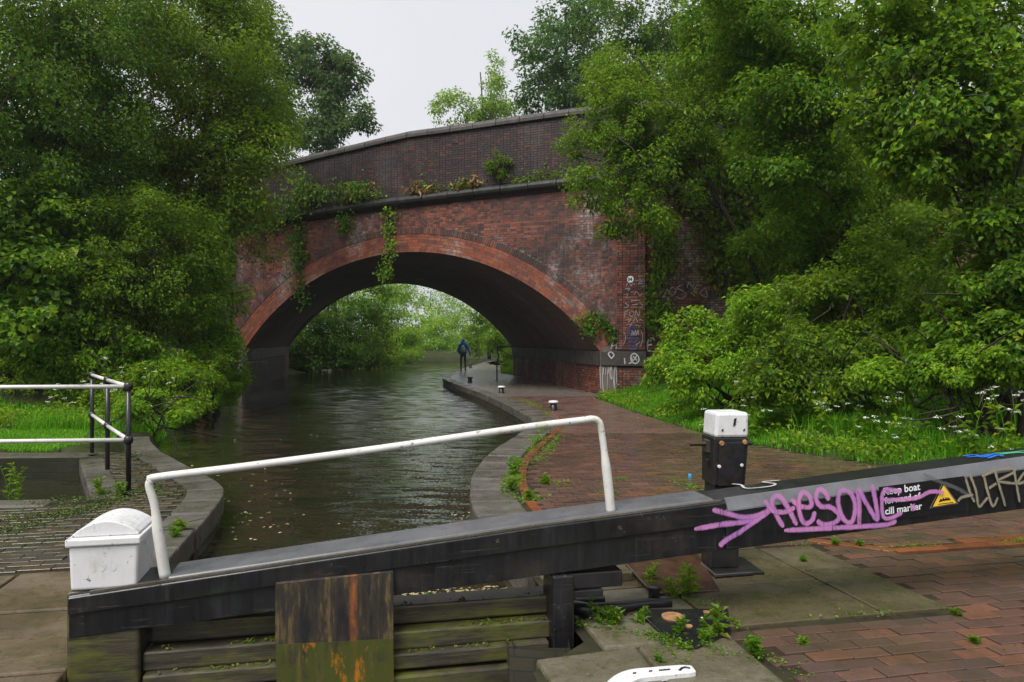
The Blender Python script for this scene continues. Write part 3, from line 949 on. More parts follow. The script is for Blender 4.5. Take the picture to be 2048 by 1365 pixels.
brickwork('parapet_brickwork', P0 + FU * S0, FU, FN, 17.4, 5.2, 8.8,
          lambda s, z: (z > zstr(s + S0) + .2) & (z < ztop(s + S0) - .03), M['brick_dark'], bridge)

# arch ring: six courses of stretchers along the curve, then a hood of headers
A0 = math.asin(SC / RAD)
def ringpt(th, r): return fp(SC + r * math.sin(th), ZC + r * math.cos(th))
ring_spots = []
for k in range(6):
    r = RAD + .05 + k * .1
    n = int(2 * A0 * r / .222)
    for i in range(n):
        th = -A0 + (i + .5 + .25 * (k % 2)) * 2 * A0 / n
        if th > A0: continue
        ring_spots.append((r, th, .106, .045, .016))
HD = []
for i in range(int(2 * A0 * (RAD + .7) / .079)):
    th = -A0 + (i + .5) * .079 / (RAD + .7)
    HD.append((RAD + .60 + .10, th, .035, .098, .030))
ring_wall = MB()
NA = 60
vs, fs = [], []
for i in range(NA + 1):
    th = -A0 + 2 * A0 * i / NA
    vs += [ringpt(th, RAD + .004), ringpt(th, REX)]
    vs += [ringpt(th, RAD + .004) + FN * .009, ringpt(th, REX) + FN * .009]
for i in range(NA):
    a = 4 * i; b = a + 4
    fs += [(a + 2, a + 3, b + 3, b + 2), (a, a + 2, b + 2, b), (a + 1, b + 1, b + 3, a + 3)]
ring = ring_wall.add(vs, fs).build('arch_ring', M['mortar'], bridge)
def ring_axes(th):
    T = FU * math.cos(th) + np.array([0, 0, -math.sin(th)])
    Rr = FU * math.sin(th) + np.array([0, 0, math.cos(th)])
    return T, Rr
C, A, B, W = [], [], [], []
ring_spots.sort(key=lambda q: q[0])
# the hood is thin headers; the lowest ring courses are the best lit and are kept single
singles = [q for q in ring_spots if q[0] < RAD + .30][:290]
rest = [q for q in ring_spots if q not in singles]
me_b = None
for r, th, hl, hr, pr in singles:
    T, Rr = ring_axes(th)
    if me_b is None:
        me_b = bpy.data.meshes.new('brick')
        V = [(sx * hl, sy * .03, sz * hr) for sz in (-1, 1) for sy in (-1, 1) for sx in (-1, 1)]
        me_b.from_pydata(V, [], [tuple(f) for f in BOXF]); me_b.update(); me_b.materials.append(M['brick_ring'])
    o = bpy.data.objects.new('brick', me_b); col.objects.link(o); o.parent = ring
    from mathutils import Matrix
    Ncol = -FN
    c = ringpt(th, r) + FN * (pr - .028 + rng.normal(0, .003)) - ORG[ring.name]
    o.matrix_local = Matrix(((T[0], Ncol[0], Rr[0], c[0]), (T[1], Ncol[1], Rr[1], c[1]), (T[2], Ncol[2], Rr[2], c[2]), (0, 0, 0, 1)))
for r, th, hl, hr, pr in rest:
    T, Rr = ring_axes(th)
    C.append(ringpt(th, r) + FN * (pr - .028 + rng.normal(0, .003))); A.append(T * hl); B.append(-FN * .03); W.append(Rr * hr)
o = boxes('ring_brickwork', np.array(C), np.array(A), np.array(B), np.array(W), M['brick_ring'], bridge)
o['kind'] = 'stuff'

def box_list(name, lst, mat):
    C, A, B, W = [], [], [], []
    for r, th, hl, hr, pr in lst:
        T, Rr = ring_axes(th)
        C.append(ringpt(th, r) + FN * (pr - .028 + rng.normal(0, .003))); A.append(T * hl); B.append(-FN * .03); W.append(Rr * hr)
    o = boxes(name, np.array(C), np.array(A), np.array(B), np.array(W), mat, bridge)
    o['kind'] = 'stuff'
box_list('hood_brickwork', HD, M['brick_hood'])

# barrel and abutments
def sheet(name, P, UV, mat, parent):
    """P: grid [n][m] of points"""
    n, m = len(P), len(P[0])
    mb = MB().add([p for r in P for p in r], [(i * m + j, i * m + j + 1, (i + 1) * m + j + 1, (i + 1) * m + j) for i in range(n - 1) for j in range(m - 1)])
    o = mb.build(name, mat, parent, smooth=True)
    lay = o.data.uv_layers.new(name='UVMap')
    uv = np.array([q for r in UV for q in r])
    for lp_ in o.data.loops: lay.data[lp_.index].uv = uv[lp_.vertex_index]
    return o
P, UV = [], []
for i in range(NA + 1):
    th = -A0 + 2 * A0 * i / NA
    row, ur = [], []
    for j in range(15):
        t = -.0 + (TL + .2) * j / 14
        row.append(ringpt(th, RAD) + FV * t); ur.append((t * 1.02, RAD * (th + A0)))
    P.append(row); UV.append(ur)
sheet('barrel', P, UV, M['brick_soffit'], bridge)
ABH = .87
for s, nm in ((0.0, 'abutment'), (SPAN, 'abutment')):
    sg = 1 if s == 0 else -1
    P = [[P0 + FU * s + FV * t + np.array([0, 0, z]) for t in np.linspace(.0, TL, 12)] for z in (-1.4, ABH)]
    UV = [[(t, z) for t in np.linspace(0, TL, 12)] for z in (-1.4, ABH)]
    ab = sheet(nm, P, UV, M['mortar_dark'], bridge)
    VN = np.array([FV[1], -FV[0], 0]); VN = -VN / np.linalg.norm(VN) if sg > 0 else VN / np.linalg.norm(VN)
    dirv = FV / np.linalg.norm(FV)
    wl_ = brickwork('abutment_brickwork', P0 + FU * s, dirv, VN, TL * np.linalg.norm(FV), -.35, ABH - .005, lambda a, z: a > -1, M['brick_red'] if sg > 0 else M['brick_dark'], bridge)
    # springing band of dressed stone, block by block
    for k in range(11):
        t0, t1 = TL * k / 11 + .01, TL * (k + 1) / 11 - .01
        c = P0 + FU * s + FV * (t0 + t1) / 2 + VN * .00 + np.array([0, 0, (ABH + ZSP) / 2])
        MB().box(c, FV * (t1 - t0) / 2, VN * .07, (0, 0, (ZSP - ABH) / 2 + .004)).build('springing_stone', M['bridge_stone'], bridge, bevel=.012)

# pilasters either side of the arch, with the band carried across
for s0, s1 in ((-1.39, -.545), (13.85, 14.7)):
    n0 = .13
    L = s1 - s0
    MB().box(fp((s0 + s1) / 2, 3.2, n0 / 2), FU * L / 2, FN * (n0 / 2 - .004), (0, 0, 3.2)).build('pilaster', M['mortar_dark'], bridge)
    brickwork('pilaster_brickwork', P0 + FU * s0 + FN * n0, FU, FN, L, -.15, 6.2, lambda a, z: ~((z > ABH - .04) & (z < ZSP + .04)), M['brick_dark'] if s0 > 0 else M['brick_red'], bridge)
    MB().box(fp((s0 + s1) / 2, (ABH + ZSP) / 2, .10), FU * (L / 2 + .04), FN * .12, (0, 0, (ZSP - ABH) / 2)).build('springing_stone', M['bridge_stone'], bridge, bevel=.012)
MB().box(fp(-.28, (ABH + ZSP) / 2, .02), FU * .24, FN * .06, (0, 0, (ZSP - ABH) / 2)).build('springing_stone', M['bridge_stone'], bridge, bevel=.012)

# moulded string course (half-round roll on a fillet) and the parapet coping, in stones
prof_s = [(-.02, -.21), (.05, -.21), (.08, -.15), (.15, -.12), (.21, -.06), (.235, .02), (.21, .10), (.15, .15), (.06, .18), (-.02, .20)]
prof_c = [(-.50, .0), (-.50, .10), (-.46, .18), (-.36, .24), (-.2, .265), (-.04, .24), (.06, .18), (.10, .10), (.10, .0)]
def stones(name, prof, zf, s0, s1, step, mat, parent=bridge, base=None, dirv=None, nrm=None):
    k = int((s1 - s0) / step)
    for i in range(k):
        a, b = s0 + i * step + .006, s0 + (i + 1) * step - .006
        vs, fs = [], []
        m = len(prof)
        dz = random.uniform(-.006, .006); dn = random.uniform(-.008, .008)
        for s in (a, b):
            for n_, z_ in prof:
                if base is None: q = fp(s, float(zf(s)) + z_ + dz, n_ + dn)
                else: q = base + dirv * s + nrm * (n_ + dn) + np.array([0, 0, float(zf(s)) + z_ + dz])
                vs.append(q)
        fs = [(j, (j + 1) % m, m + (j + 1) % m, m + j) for j in range(m)] + [tuple(range(m - 1, -1, -1)), tuple(range(m, 2 * m))]
        MB().add(vs, fs).build(name, mat, parent, bevel=.01, seg=1)
stones('string_course_stone', prof_s, zstr, -1.45, 16.0, .92, M['string_stone'])
stones('parapet_coping_stone', prof_c, ztop, -1.45, 16.0, .80, M['bridge_stone'])
# deck between the parapets
MB().add([fp(-3, 6.0), fp(16, 5.6), fp(16, 5.6) + FV * TL, fp(-3, 6.0) + FV * TL], [(0, 1, 2, 3)]).build('road_deck', M['path_wet'], bridge)

# wing wall to the right of the pilaster
wing = thing('wing_wall', 'tall dark red brick wing wall behind the shrubs right of the arch', 'wall', tuple(WING0))
wt = lambda s: np.interp(s, [0, 4, 14], [8.40, 8.3, 8.1])
wst = lambda s: np.interp(s, [0, 4, 14], [6.42, 6.3, 6.1])
WL = 13.0
MB().box(WING0 + WINGD * WL / 2 - WINGN * .2 + np.array([0, 0, 3.9]), WINGD * WL / 2, WINGN * .2, (0, 0, 4.2)).build('wall_core', M['mortar_dark'], wing)
brickwork('wing_brickwork', WING0, WINGD, WINGN, WL, -.3, 6.3, lambda s, z: (z < wst(s) - .15), M['brick_red'], wing)
brickwork('wing_parapet_brickwork', WING0, WINGD, WINGN, WL, 6.2, 8.12, lambda s, z: (z > wst(s) + .15), M['brick_dark'], wing)
stones('string_course_stone', prof_s, wst, 0.02, WL, .92, M['string_stone'], wing, WING0, WINGD, WINGN)
stones('parapet_coping_stone', prof_c, wt, 0.02, WL, .80, M['bridge_stone'], wing, WING0, WINGD, WINGN)
LW0 = fp(16.0, 0)
wl2 = thing('wing_wall', 'brick wing wall hidden by trees left of the arch', 'wall', tuple(LW0))
MB().box(LW0 + FU * 4 + np.array([0, 0, 3.0]), FU * 4, FN * .2, (0, 0, 3.6)).build('wall_core', M['brick_dark'], wl2)

# ------------------------------------------------------------------ strokes of paint
def stroke(name, pts, w, mat, parent, plane, n, lift, pix=True, taper=True, smooth=True):
    """a painted line: photo pixels laid onto a real face of the object, as a thin ribbon"""
    P = [on_plane(x, y, plane, n) for x, y in pts] if pix else [np.array(p, float) for p in pts]
    if smooth and len(P) > 2: P = catmull(P, 6)
    P = np.array(P)
    T = np.gradient(P, axis=0); T /= np.linalg.norm(T, axis=1)[:, None] + 1e-9
    nn = np.array(n, float) / np.linalg.norm(n)
    if nn[1] > 0 and abs(nn[2]) < .5: nn = -nn
    S = np.cross(T, nn)
    k = len(P)
    wv = np.full(k, w)
    if taper and k > 4: wv[[0, -1]] *= .45; wv[[1, -2]] *= .85
    wv = wv * (1 + rng.normal(0, .05, k))
    lift_v = lift + np.linspace(0, .0008, k)
    A = P + S * wv[:, None] / 2 + nn * lift_v[:, None]
    B = P - S * wv[:, None] / 2 + nn * lift_v[:, None]
    vs = [q for ab in zip(A, B) for q in ab]
    return (vs, [(2 * i, 2 * i + 1, 2 * i + 3, 2 * i + 2) for i in range(k - 1)])     # even vertices lie on one rim, odd ones on the other

def strokes(name, lines, w, mat, parent, plane, n, label=None, lift=.003, step=.0009):
    mb = MB()
    for i, ln in enumerate(lines):
        vs, fs = stroke(name, ln, w, mat, parent, plane, n, lift + i * step)
        mb.add(vs, fs)
    o = mb.build('graffiti_lettering' if name == 'graffiti' else name, mat, parent)
    if name == 'graffiti' and w < .06 and parent.name != 'lock_gate': o['kind'] = 'stuff'
    lay = o.data.uv_layers.new(name='UVMap')
    for lp_ in o.data.loops: lay.data[lp_.index].uv = (lp_.vertex_index % 2, 0)
    if label: o['label'] = label
    return o

def text_mesh(txt, size, bold=0.0):
    cu = bpy.data.curves.new('t', 'FONT'); cu.body = txt; cu.size = size; cu.offset = bold
    cu.resolution_u = 3
    ob = bpy.data.objects.new('t', cu); col.objects.link(ob)
    bpy.context.view_layer.update()
    dg = bpy.context.evaluated_depsgraph_get()
    me = bpy.data.meshes.new_from_object(ob.evaluated_get(dg))
    V = np.array([v.co[:] for v in me.vertices]); Fs = [tuple(p.vertices) for p in me.polygons]
    bpy.data.objects.remove(ob); bpy.data.curves.remove(cu)
    return V, Fs

def put_text(name, txt, size, origin, U, W, nrm, lift, mat, parent, bold=0.0, label=None):
    V, Fs = text_mesh(txt, size, bold)
    U, W, nrm = (np.array(q, float) for q in (U, W, nrm))
    o = MB().add([np.array(origin) + U * v[0] + W * v[1] + nrm * lift for v in V], Fs).build(name, mat, parent)
    if label: o['label'] = label
    return o

# graffiti and number roundel on the pilaster and on the wing wall
PP = fp(-1, 2, .148); WP = WING0 + WINGN * .018
strokes('graffiti', [[(1252, 572), (1258, 564), (1262, 572), (1266, 566), (1270, 570)], [(1268, 562), (1284, 560), (1276, 568), (1286, 566)], [(1250, 578), (1260, 577), (1256, 582)]], .035, M['chalk'], bridge, PP, FN, 'small scrawled white graffiti under the round number plate')
strokes('graffiti', [[(1250, 622), (1249, 634)], [(1250, 622), (1256, 622)], [(1249, 628), (1255, 628)], [(1262, 622), (1259, 630), (1265, 632), (1268, 624), (1262, 622)], [(1270, 634), (1272, 621), (1277, 632), (1280, 620)], [(1252, 640), (1262, 638), (1256, 645)], [(1266, 646), (1271, 636), (1276, 645)], [(1280, 638), (1286, 641)], [(1262, 602), (1282, 600)], [(1264, 610), (1276, 608)]], .03, M['chalk'], bridge, PP, FN, 'white chalk-like lettering halfway up the pilaster')
strokes('graffiti', [[(1254, 655), (1276, 654)], [(1254, 661), (1277, 662)], [(1255, 669), (1276, 668)], [(1256, 676), (1276, 677)], [(1257, 684), (1275, 683)], [(1256, 691), (1276, 692)], [(1258, 698), (1274, 697)]], .10, M['indigo_spray'], bridge, PP, FN, 'dark indigo spray-painted patch on the pilaster')
strokes('graffiti', [[(1247, 590), (1256, 588), (1252, 596), (1262, 594)], [(1268, 590), (1274, 584), (1280, 592), (1286, 586)], [(1250, 606), (1258, 612), (1248, 616)], [(1278, 604), (1286, 612), (1276, 616)], [(1252, 650), (1264, 648), (1258, 654)], [(1270, 650), (1282, 652)], [(1248, 664), (1252, 676), (1247, 690)], [(1282, 660), (1286, 676), (1281, 694)]], .026, M['chalk'], bridge, PP, FN, 'faint chalky scrawls over the pilaster bricks', lift=.016)
strokes('graffiti', [[(1264, 672), (1265, 662), (1268, 670)], [(1268, 672), (1271, 661), (1273, 671), (1276, 660), (1278, 671)], [(1272, 690), (1280, 684)]], .03, M['chalk'], bridge, PP, FN, lift=.013)
PB2 = fp(-1, 1, .226)
strokes('graffiti', [[(1257, 727), (1264, 724), (1263, 714)], [(1276, 711), (1268, 707), (1262, 712), (1263, 722), (1271, 727), (1278, 721), (1276, 711)], [(1266, 712), (1274, 721)], [(1274, 711), (1266, 722)], [(1250, 728), (1249, 716)]], .05, M['white_spray'], bridge, PB2, FN, 'white spray-painted crossed circle on the stone band')
PR = fp(-.3, 2, .075)
strokes('graffiti', [[(1222, 698), (1226, 682)], [(1232, 698), (1235, 683)], [(1223, 692), (1233, 690)], [(1222, 716), (1217, 708), (1222, 704), (1228, 710), (1222, 718)], [(1236, 704), (1235, 716)], [(1233, 722), (1237, 719), (1240, 724), (1236, 727), (1233, 722)]], .05, M['white_spray'], bridge, fp(-.3, 1, .088), FN, 'white letters painted beside the arch springing')
rl_ = np.random.default_rng(5)
for k in range(11):
    x_ = 1201 + k * 3.6 + rl_.normal(0, 1); y1_ = 733 + rl_.uniform(14, 54)
    strokes('lime_run', [[(x_ + rl_.normal(0, .8), 733), (x_ + rl_.normal(0, 1.2), (733 + y1_) / 2), (x_ + rl_.normal(0, 1.5), y1_)]], rl_.uniform(.02, .065), M['lime'], bridge, fp(-.3, .4, .022), FN, lift=.003 + .001 * k)
strokes('graffiti', [[(1318, 592), (1326, 580), (1330, 590), (1334, 578), (1338, 588)], [(1344, 574), (1338, 584), (1346, 590), (1352, 580), (1344, 574)], [(1362, 570), (1354, 576), (1366, 582), (1372, 590), (1362, 597), (1352, 594)]], .04, M['chalk'], wing, WP, WINGN, 'white looped graffiti on the wing wall brickwork')
strokes('graffiti', [[(1374, 576), (1378, 564), (1384, 574), (1388, 568)], [(1387, 582), (1392, 572)], [(1393, 572), (1404, 570)], [(1390, 578), (1398, 577)], [(1412, 574), (1400, 586), (1414, 594), (1411, 575)], [(1380, 584), (1390, 592)]], .045, M['chalk'], wing, WP, WINGN, 'pale angular graffiti letters on the wing wall')
strokes('graffiti', [[(1432, 590), (1438, 576), (1444, 588)], [(1448, 586), (1454, 574), (1460, 584)], [(1452, 564), (1462, 560), (1468, 566)], [(1440, 568), (1446, 566)], [(1466, 580), (1472, 578)]], .04, M['chalk'], wing, WP, WINGN, 'faint pale graffiti near the ivy on the wing wall')
strokes('graffiti', [[(1295, 700), (1296, 682), (1304, 676), (1309, 680)], [(1296, 690), (1304, 689)], [(1295, 702), (1302, 701)]], .055, M['white_spray'], wing, WP, WINGN, 'white painted letter low on the wing wall')
rd = fp(0, 0)
cpl = on_plane(1261, 558.5, PP, FN)
plate = thing('number_plate', 'small round white plate reading 04 fixed to the bridge pilaster', 'sign', tuple(cpl))
seg = 24
def disc(c, r, t, U, W, n_):
    vs = [c + r * (math.cos(2 * math.pi * k / seg) * U + math.sin(2 * math.pi * k / seg) * W) for k in range(seg)]
    vs += [v + n_ * t for v in vs]
    return vs, [tuple(range(seg - 1, -1, -1)), tuple(range(seg, 2 * seg))] + [(k, (k + 1) % seg, seg + (k + 1) % seg, seg + k) for k in range(seg)]
ZU = np.array([0, 0, 1.0])
MB().add(*disc(cpl - FN * .02, .115, .03, -FU, ZU, FN)).build('rim', M['sign_black'], plate)
MB().add(*disc(cpl, .10, .016, -FU, ZU, FN)).build('disc', M['sign_white'], plate)
put_text('lettering', '04', .13, cpl + FU * .078 - ZU * .045, -FU, ZU, FN, .020, M['sign_black'], plate, bold=.004)
# ------------------------------------------------------------------ lock gate with its balance beam
BP = np.array([.208, 4.10, 0.0]); NB = np.array([.208, -.978, 0.0]); NB /= np.linalg.norm(NB)
UB = np.array([.978, .208, 0.0]); UB /= np.linalg.norm(UB)
def bt(t, back=0.0, z=0.0): return BP + UB * t - NB * back + np.array([0, 0, z])
def t_of(x):                       # beam parameter under a photo column
    k = (x - 1024) / F
    return (k * BP[1] - BP[0]) / (UB[0] - k * UB[1])
TT = [-2.395, 0, 1.04, 3.1, 5.0]
def b_top(t): return np.interp(t, TT, [.378, .604, .684, .857, 1.01])
def b_bot(t): return np.interp(t, TT, [.165, .318, .392, .537, .69])
gate = thing('lock_gate', 'black timber lock gate with long graffitied balance beam and white handrail', 'lock gate', tuple(bt(0, .1, -.4)))

T0, T1, TM = -2.395, 4.9, 1.05
def beam_part(name, t0, t1, prof, mat, nseg=16, bevel=.006):
    vs = []
    tt = np.linspace(t0, t1, nseg)
    for t in tt:
        zt, zb = float(b_top(t)), float(b_bot(t))
        for back, k in prof(zt, zb): vs.append(bt(t, back, k))
    m = len(prof(1, 0))
    fs = [(i * m + j, i * m + (j + 1) % m, (i + 1) * m + (j + 1) % m, (i + 1) * m + j) for i in range(nseg - 1) for j in range(m)]
    fs += [tuple(range(m - 1, -1, -1)), tuple((nseg - 1) * m + j for j in range(m))]
    return MB().add(vs, fs).build(name, mat, gate, bevel=bevel)
# the part over the gate: upper timber stands proud of the lower one
beam_part('balance_beam', T0, TM, lambda zt, zb: [(.014, zb), (.014, zt - (zt - zb) * .45), (0, zt - (zt - zb) * .45), (0, zt - .018), (.012, zt - .008), (.012, zt), (.30, zt), (.30, zb)], M['beam_black'])
# the tail over the lockside: one timber with a wide chamfer along the upper edge
beam_part('balance_beam_tail', TM, T1, lambda zt, zb: [(.002, zb), (.002, zt - .065), (.045, zt - .004), (.29, zt - .004), (.29, zb)], M['beam_black'], 12)
beam_part('cap_sheen_strip', -1.95, .98, lambda zt, zb: [(.020, zt + .001), (.026, zt + .010), (.275, zt + .010), (.28, zt + .001)], M['beam_sky_sheen'], 12, .003)  # cap over the black top, its grey standing in for reflected sky
beam_part('chamfer_sheen_strip', TM + .01, T1, lambda zt, zb: [(-.001, zt - .070), (.000, zt - .062), (.044, zt - .001), (.050, zt + .001), (.050, zt - .012)], M['beam_sky_sheen'], 12, 0)  # thin strip added so the chamfer carries a painted grey sky reflection
beam_part('edge_bead', -2.3, 1.02, lambda zt, zb: [(.004, zt - .010), (.004, zt + .002), (.016, zt + .004), (.018, zt - .010)], M['coping_blue'], 12, 0)

# white handrail
RB = bt(0, .06)
rail_px = [(331, 1157), (318, 1075), (309, 1010), (299, 975), (301, 962), (316, 954), (480, 934), (760, 897), (1040, 856), (1160, 841), (1184, 838), (1196, 842), (1202, 856), (1210, 915), (1217, 975), (1222, 1024)]
pts = [on_plane(x, y, RB, NB) for x, y in rail_px]
sm = catmull(pts, 5)
rad = []
zmin = min(p[2] for p in pts)
for p in sm:
    near = min(np.linalg.norm(p - pts[0]), np.linalg.norm(p - pts[-1]))
    rad.append(.027 if near < .26 else (.0195 if near > .34 else .0195 + (.34 - near) / .08 * .0075))
MB().tube(sm, rad, 12).build('handrail', M['white_paint'], gate, smooth=True)

# head post with its white cap
hp = -2.245
post_c = bt(hp, .19)
def capbox(name, w, d, z0, z1, mat, wt=None, dt=None, bevel=.012, dc=0.0):
    wt = wt or w; dt = dt or d
    vs = []
    for (ww, dd, z) in ((w, d, z0), (wt, dt, z1)):
        for sx, sy in ((-1, -1), (1, -1), (1, 1), (-1, 1)):
            vs.append(post_c + UB * sx * ww / 2 - NB * (sy * dd / 2 + dc) + np.array([0, 0, z]))
    return MB().add(vs, [(3, 2, 1, 0), (4, 5, 6, 7), (0, 1, 5, 4), (1, 2, 6, 5), (2, 3, 7, 6), (3, 0, 4, 7)]).build(name, mat, gate, bevel=bevel, seg=3)
capbox('head_post', .33, .34, -.95, .385, M['gate_timber'], bevel=.02)
capbox('white_cap', .298, .315, .386, .602, M['white_paint_cap'], .312, .325, .014)
capbox('cap_lip', .338, .350, .603, .640, M['white_paint_cap'], bevel=.008)
vs = []
prof = [(-.152, .641)] + [(-.152 + .304 * k / 12, .650 + .064 * math.sin(math.pi * k / 12) ** .85) for k in range(13)] + [(.152, .641)]
for d_ in (-.135, .165):
    for x_, z_ in prof: vs.append(post_c + UB * x_ - NB * d_ + np.array([0, 0, z_]))
m = len(prof)
MB().add(vs, [tuple(range(m - 1, -1, -1)), tuple(range(m, 2 * m))] + [(j, (j + 1) % m, m + (j + 1) % m, m + j) for j in range(m)]).build('cap_hood', M['white_paint_cap'], gate, bevel=.010)
put_text('embossed_number', '190', .085, post_c + NB * .1605 - UB * .065 + ZU * .475, UB, ZU, NB, .0004, M['white_paint_cap'], gate)

# horizontal timbers of the gate, each a step nearer the lock than the one above
tl = t_of(280) + .03
for k, (zt, hh, back, dl, dr) in enumerate([(.165, .10, .13, .0, .02), (.055, .10, .055, -.06, .0), (-.045, .085, .01, -.02, -.02), (-.15, .12, -.02, -.05, -.05), (-.30, .16, -.01, 0, -.05)]):
    a, b = -2.06 + dl * .3, .02 + dr
    c = bt((a + b) / 2, back + .09, zt - hh / 2)
    MB().box(c, UB * (b - a) / 2, NB * .09, (0, 0, hh / 2)).build('gate_timber', M['gate_timber'], gate, bevel=.012)
c = bt(-1.0, .25, -.45)
MB().box(c, UB * 1.05, NB * .05, (0, 0, .45)).build('gate_planking', M['gate_timber'], gate)

# moss, leaves and wet dirt caught on the ledges of the timbers
def ledge_litter():
    r = np.random.default_rng(12)
    from_ = [(.165, .13, 420), (.055, .055, 420), (-.045, .01, 260)]
    mb = MB()
    for zt, back, k in from_:
        for _ in range(k):
            t_ = r.uniform(-2.0, .0)
            if math.sin(t_ * 5.3 + zt * 40) + math.sin(t_ * 11.7) < r.normal(-.1, .7): continue
            p = bt(t_, back + abs(r.normal(0, .03)) + .006, zt + .002 + abs(r.normal(0, .004)))
            s_ = r.uniform(.004, .014); a_ = r.uniform(0, 6.28)
            u_ = np.array([math.cos(a_), math.sin(a_), r.normal(0, .4)]) * s_; v_ = np.array([-math.sin(a_), math.cos(a_), r.normal(0, .4)]) * s_ * .6
            mb.add([p - u_, p + v_, p + u_ + ZU * .003, p - v_], [(0, 1, 2), (0, 2, 3)])
    o = mb.build('ledge_moss', M['moss'], gate); o['kind'] = 'stuff'
ledge_litter()

# rusty paddle plate bolted over the timbers, in an upper and a lower sheet
xl, xr = 552, 785
pu = bt(0, -.035); 
def plate_quad(name, p0, tops, bots, th, mat):
    a, b = (on_plane(x, y, p0, NB) for x, y in tops); d, c = (on_plane(x, y, p0, NB) for x, y in bots)
    q = [a, b, c, d]
    vs = q + [v - NB * th for v in q]
    return MB().add(vs, [(0, 1, 2, 3), (7, 6, 5, 4)] + [(k, (k + 1) % 4, 4 + (k + 1) % 4, 4 + k) for k in range(4)]).build(name, mat, gate, bevel=.004)
plate_quad('paddle_plate', bt(0, -.030), ((552, 1170), (785, 1146)), ((552, 1292), (785, 1280)), .03, M['rust_plate'])
plate_quad('paddle_plate_lower', bt(0, -.042), ((553, 1291), (785, 1279)), ((556, 1420), (787, 1420)), .03, M['moss_plate'])
# heel post and collar ironwork at the towpath side
MB().box(bt(.075, .10, .03), UB * .062, NB * .11, (0, 0, .285)).build('heel_post', M['beam_black'], gate, bevel=.012)
MB().box(bt(.28, .13, .265), UB * .15, NB * .10, (0, 0, .045)).build('heel_bracket', M['black_iron'], gate, bevel=.008)
MB().box(bt(.22, .10, .20), UB * .09, NB * .09, (0, 0, .018)).build('heel_bracket', M['black_iron'], gate, bevel=.005)
for t, z in ((1.15, .0), (2.9, .0)):
    pass

# writing and paint on the beam
FB = bt(0, .000); FT = bt(0, -.0005)
pk = [[(1388, 1058), (1440, 1049), (1500, 1041), (1540, 1022)], [(1424, 1019), (1452, 1026), (1484, 1034), (1516, 1030), (1545, 1014)], [(1438, 1092), (1452, 1079), (1478, 1064), (1506, 1044), (1530, 1028)],
      [(1566, 1054), (1553, 1032), (1543, 1008), (1548, 992), (1560, 994), (1576, 1018), (1592, 1050)], [(1528, 1000), (1536, 1012), (1546, 1022), (1570, 1023), (1588, 1014)],
      [(1580, 998), (1600, 1012), (1620, 1012), (1617, 992), (1604, 984), (1596, 1000), (1598, 1028), (1608, 1046), (1622, 1040), (1628, 1022)],
      [(1656, 1000), (1648, 984), (1636, 978), (1630, 996), (1640, 1012), (1660, 1014), (1676, 1030), (1668, 1044), (1644, 1048), (1632, 1040)],
      [(1692, 980), (1678, 982), (1674, 1006), (1684, 1036), (1700, 1044), (1708, 1020), (1704, 994), (1692, 980)],
      [(1716, 1050), (1716, 1010), (1714, 978), (1730, 1006), (1752, 1038), (1748, 1000), (1741, 968)],
      [(1566, 1060), (1640, 1056), (1720, 1052), (1770, 1048), (1790, 1040)], [(1822, 1008), (1826, 1020)]]
strokes('graffiti', pk, .036, M['pink_spray'], gate, FT, NB, 'pink spray-painted tag with an arrow on the beam', lift=.004)
pkE = [[(1776, 984), (1766, 978), (1760, 990), (1760, 1020), (1764, 1034), (1778, 1034), (1800, 1024)], [(1758, 998), (1790, 998), (1830, 994), (1856, 982), (1884, 984)], [(1764, 976), (1790, 980), (1798, 982)]]
strokes('graffiti', pkE, .030, M['pink_spray'], gate, FT, NB, 'thin pink strokes of the tag running over the sign', lift=.019)
kh = [[(1930, 956), (1940, 988), (1948, 1004)], [(1938, 948), (1950, 980), (1956, 1012), (1966, 1004), (1974, 994)], [(1966, 952), (1974, 984), (1984, 1012), (1994, 994)], [(1962, 952), (1988, 940)], [(1976, 976), (1990, 966)], [(1986, 936), (1994, 964), (2002, 990), (2008, 1012)],
      [(1990, 938), (2022, 936), (2024, 944), (1992, 960)], [(1992, 962), (2024, 966), (2036, 964)], [(2024, 934), (2030, 970), (2036, 1004)], [(2048, 940), (2032, 966), (2060, 956)], [(1944, 988), (1920, 994), (1912, 1002)]]
strokes('graffiti', kh, .022, M['khaki_spray'], gate, FT, NB, 'pale khaki sprayed letters at the tail of the beam', lift=.0045)
strokes('graffiti', [[(1846, 948), (1876, 962), (1912, 976), (1936, 990)]], .028, M['grey_spray'], gate, FT, NB, 'faded grey spray stroke behind the warning triangle', lift=.0032)
# sign: black vinyl with white words and a yellow triangle
sgn = [on_plane(x, y, FT, NB) for x, y in ((1757, 974), (1928, 952), (1932, 1022), (1772, 1042))]
sp_ = MB().add([v + NB * .0012 for v in sgn], [(0, 1, 2, 3)]).build('warning_sign', M['sign_black'], gate)
sp_['label'] = 'black sign reading Keep boat forward of cill marker'
du = (on_plane(1843, 978, FT, NB) - on_plane(1768, 989, FT, NB)); du /= np.linalg.norm(du); dv = np.cross(NB, du); dv = dv if dv[2] > 0 else -dv
for txt, (x, y), wpx in (('Keep boat', (1767, 990), 73), ('forward of', (1769, 1008), 72), ('cill marker', (1770, 1029), 74)):
    V, Fs = text_mesh(txt, 1.0, .018)
    wd = np.linalg.norm(on_plane(x + wpx, y - wpx * .14, FT, NB) - on_plane(x, y, FT, NB))
    sc = wd / (V[:, 0].max() - V[:, 0].min())
    o0 = on_plane(x, y, FT, NB)
    MB().add([o0 + du * (v[0] - V[:, 0].min()) * sc + dv * v[1] * sc + NB * .0028 for v in V], Fs).build('lettering', M['sign_white'], sp_)
tri = [(1885, 968), (1912, 1006), (1862, 1014)]
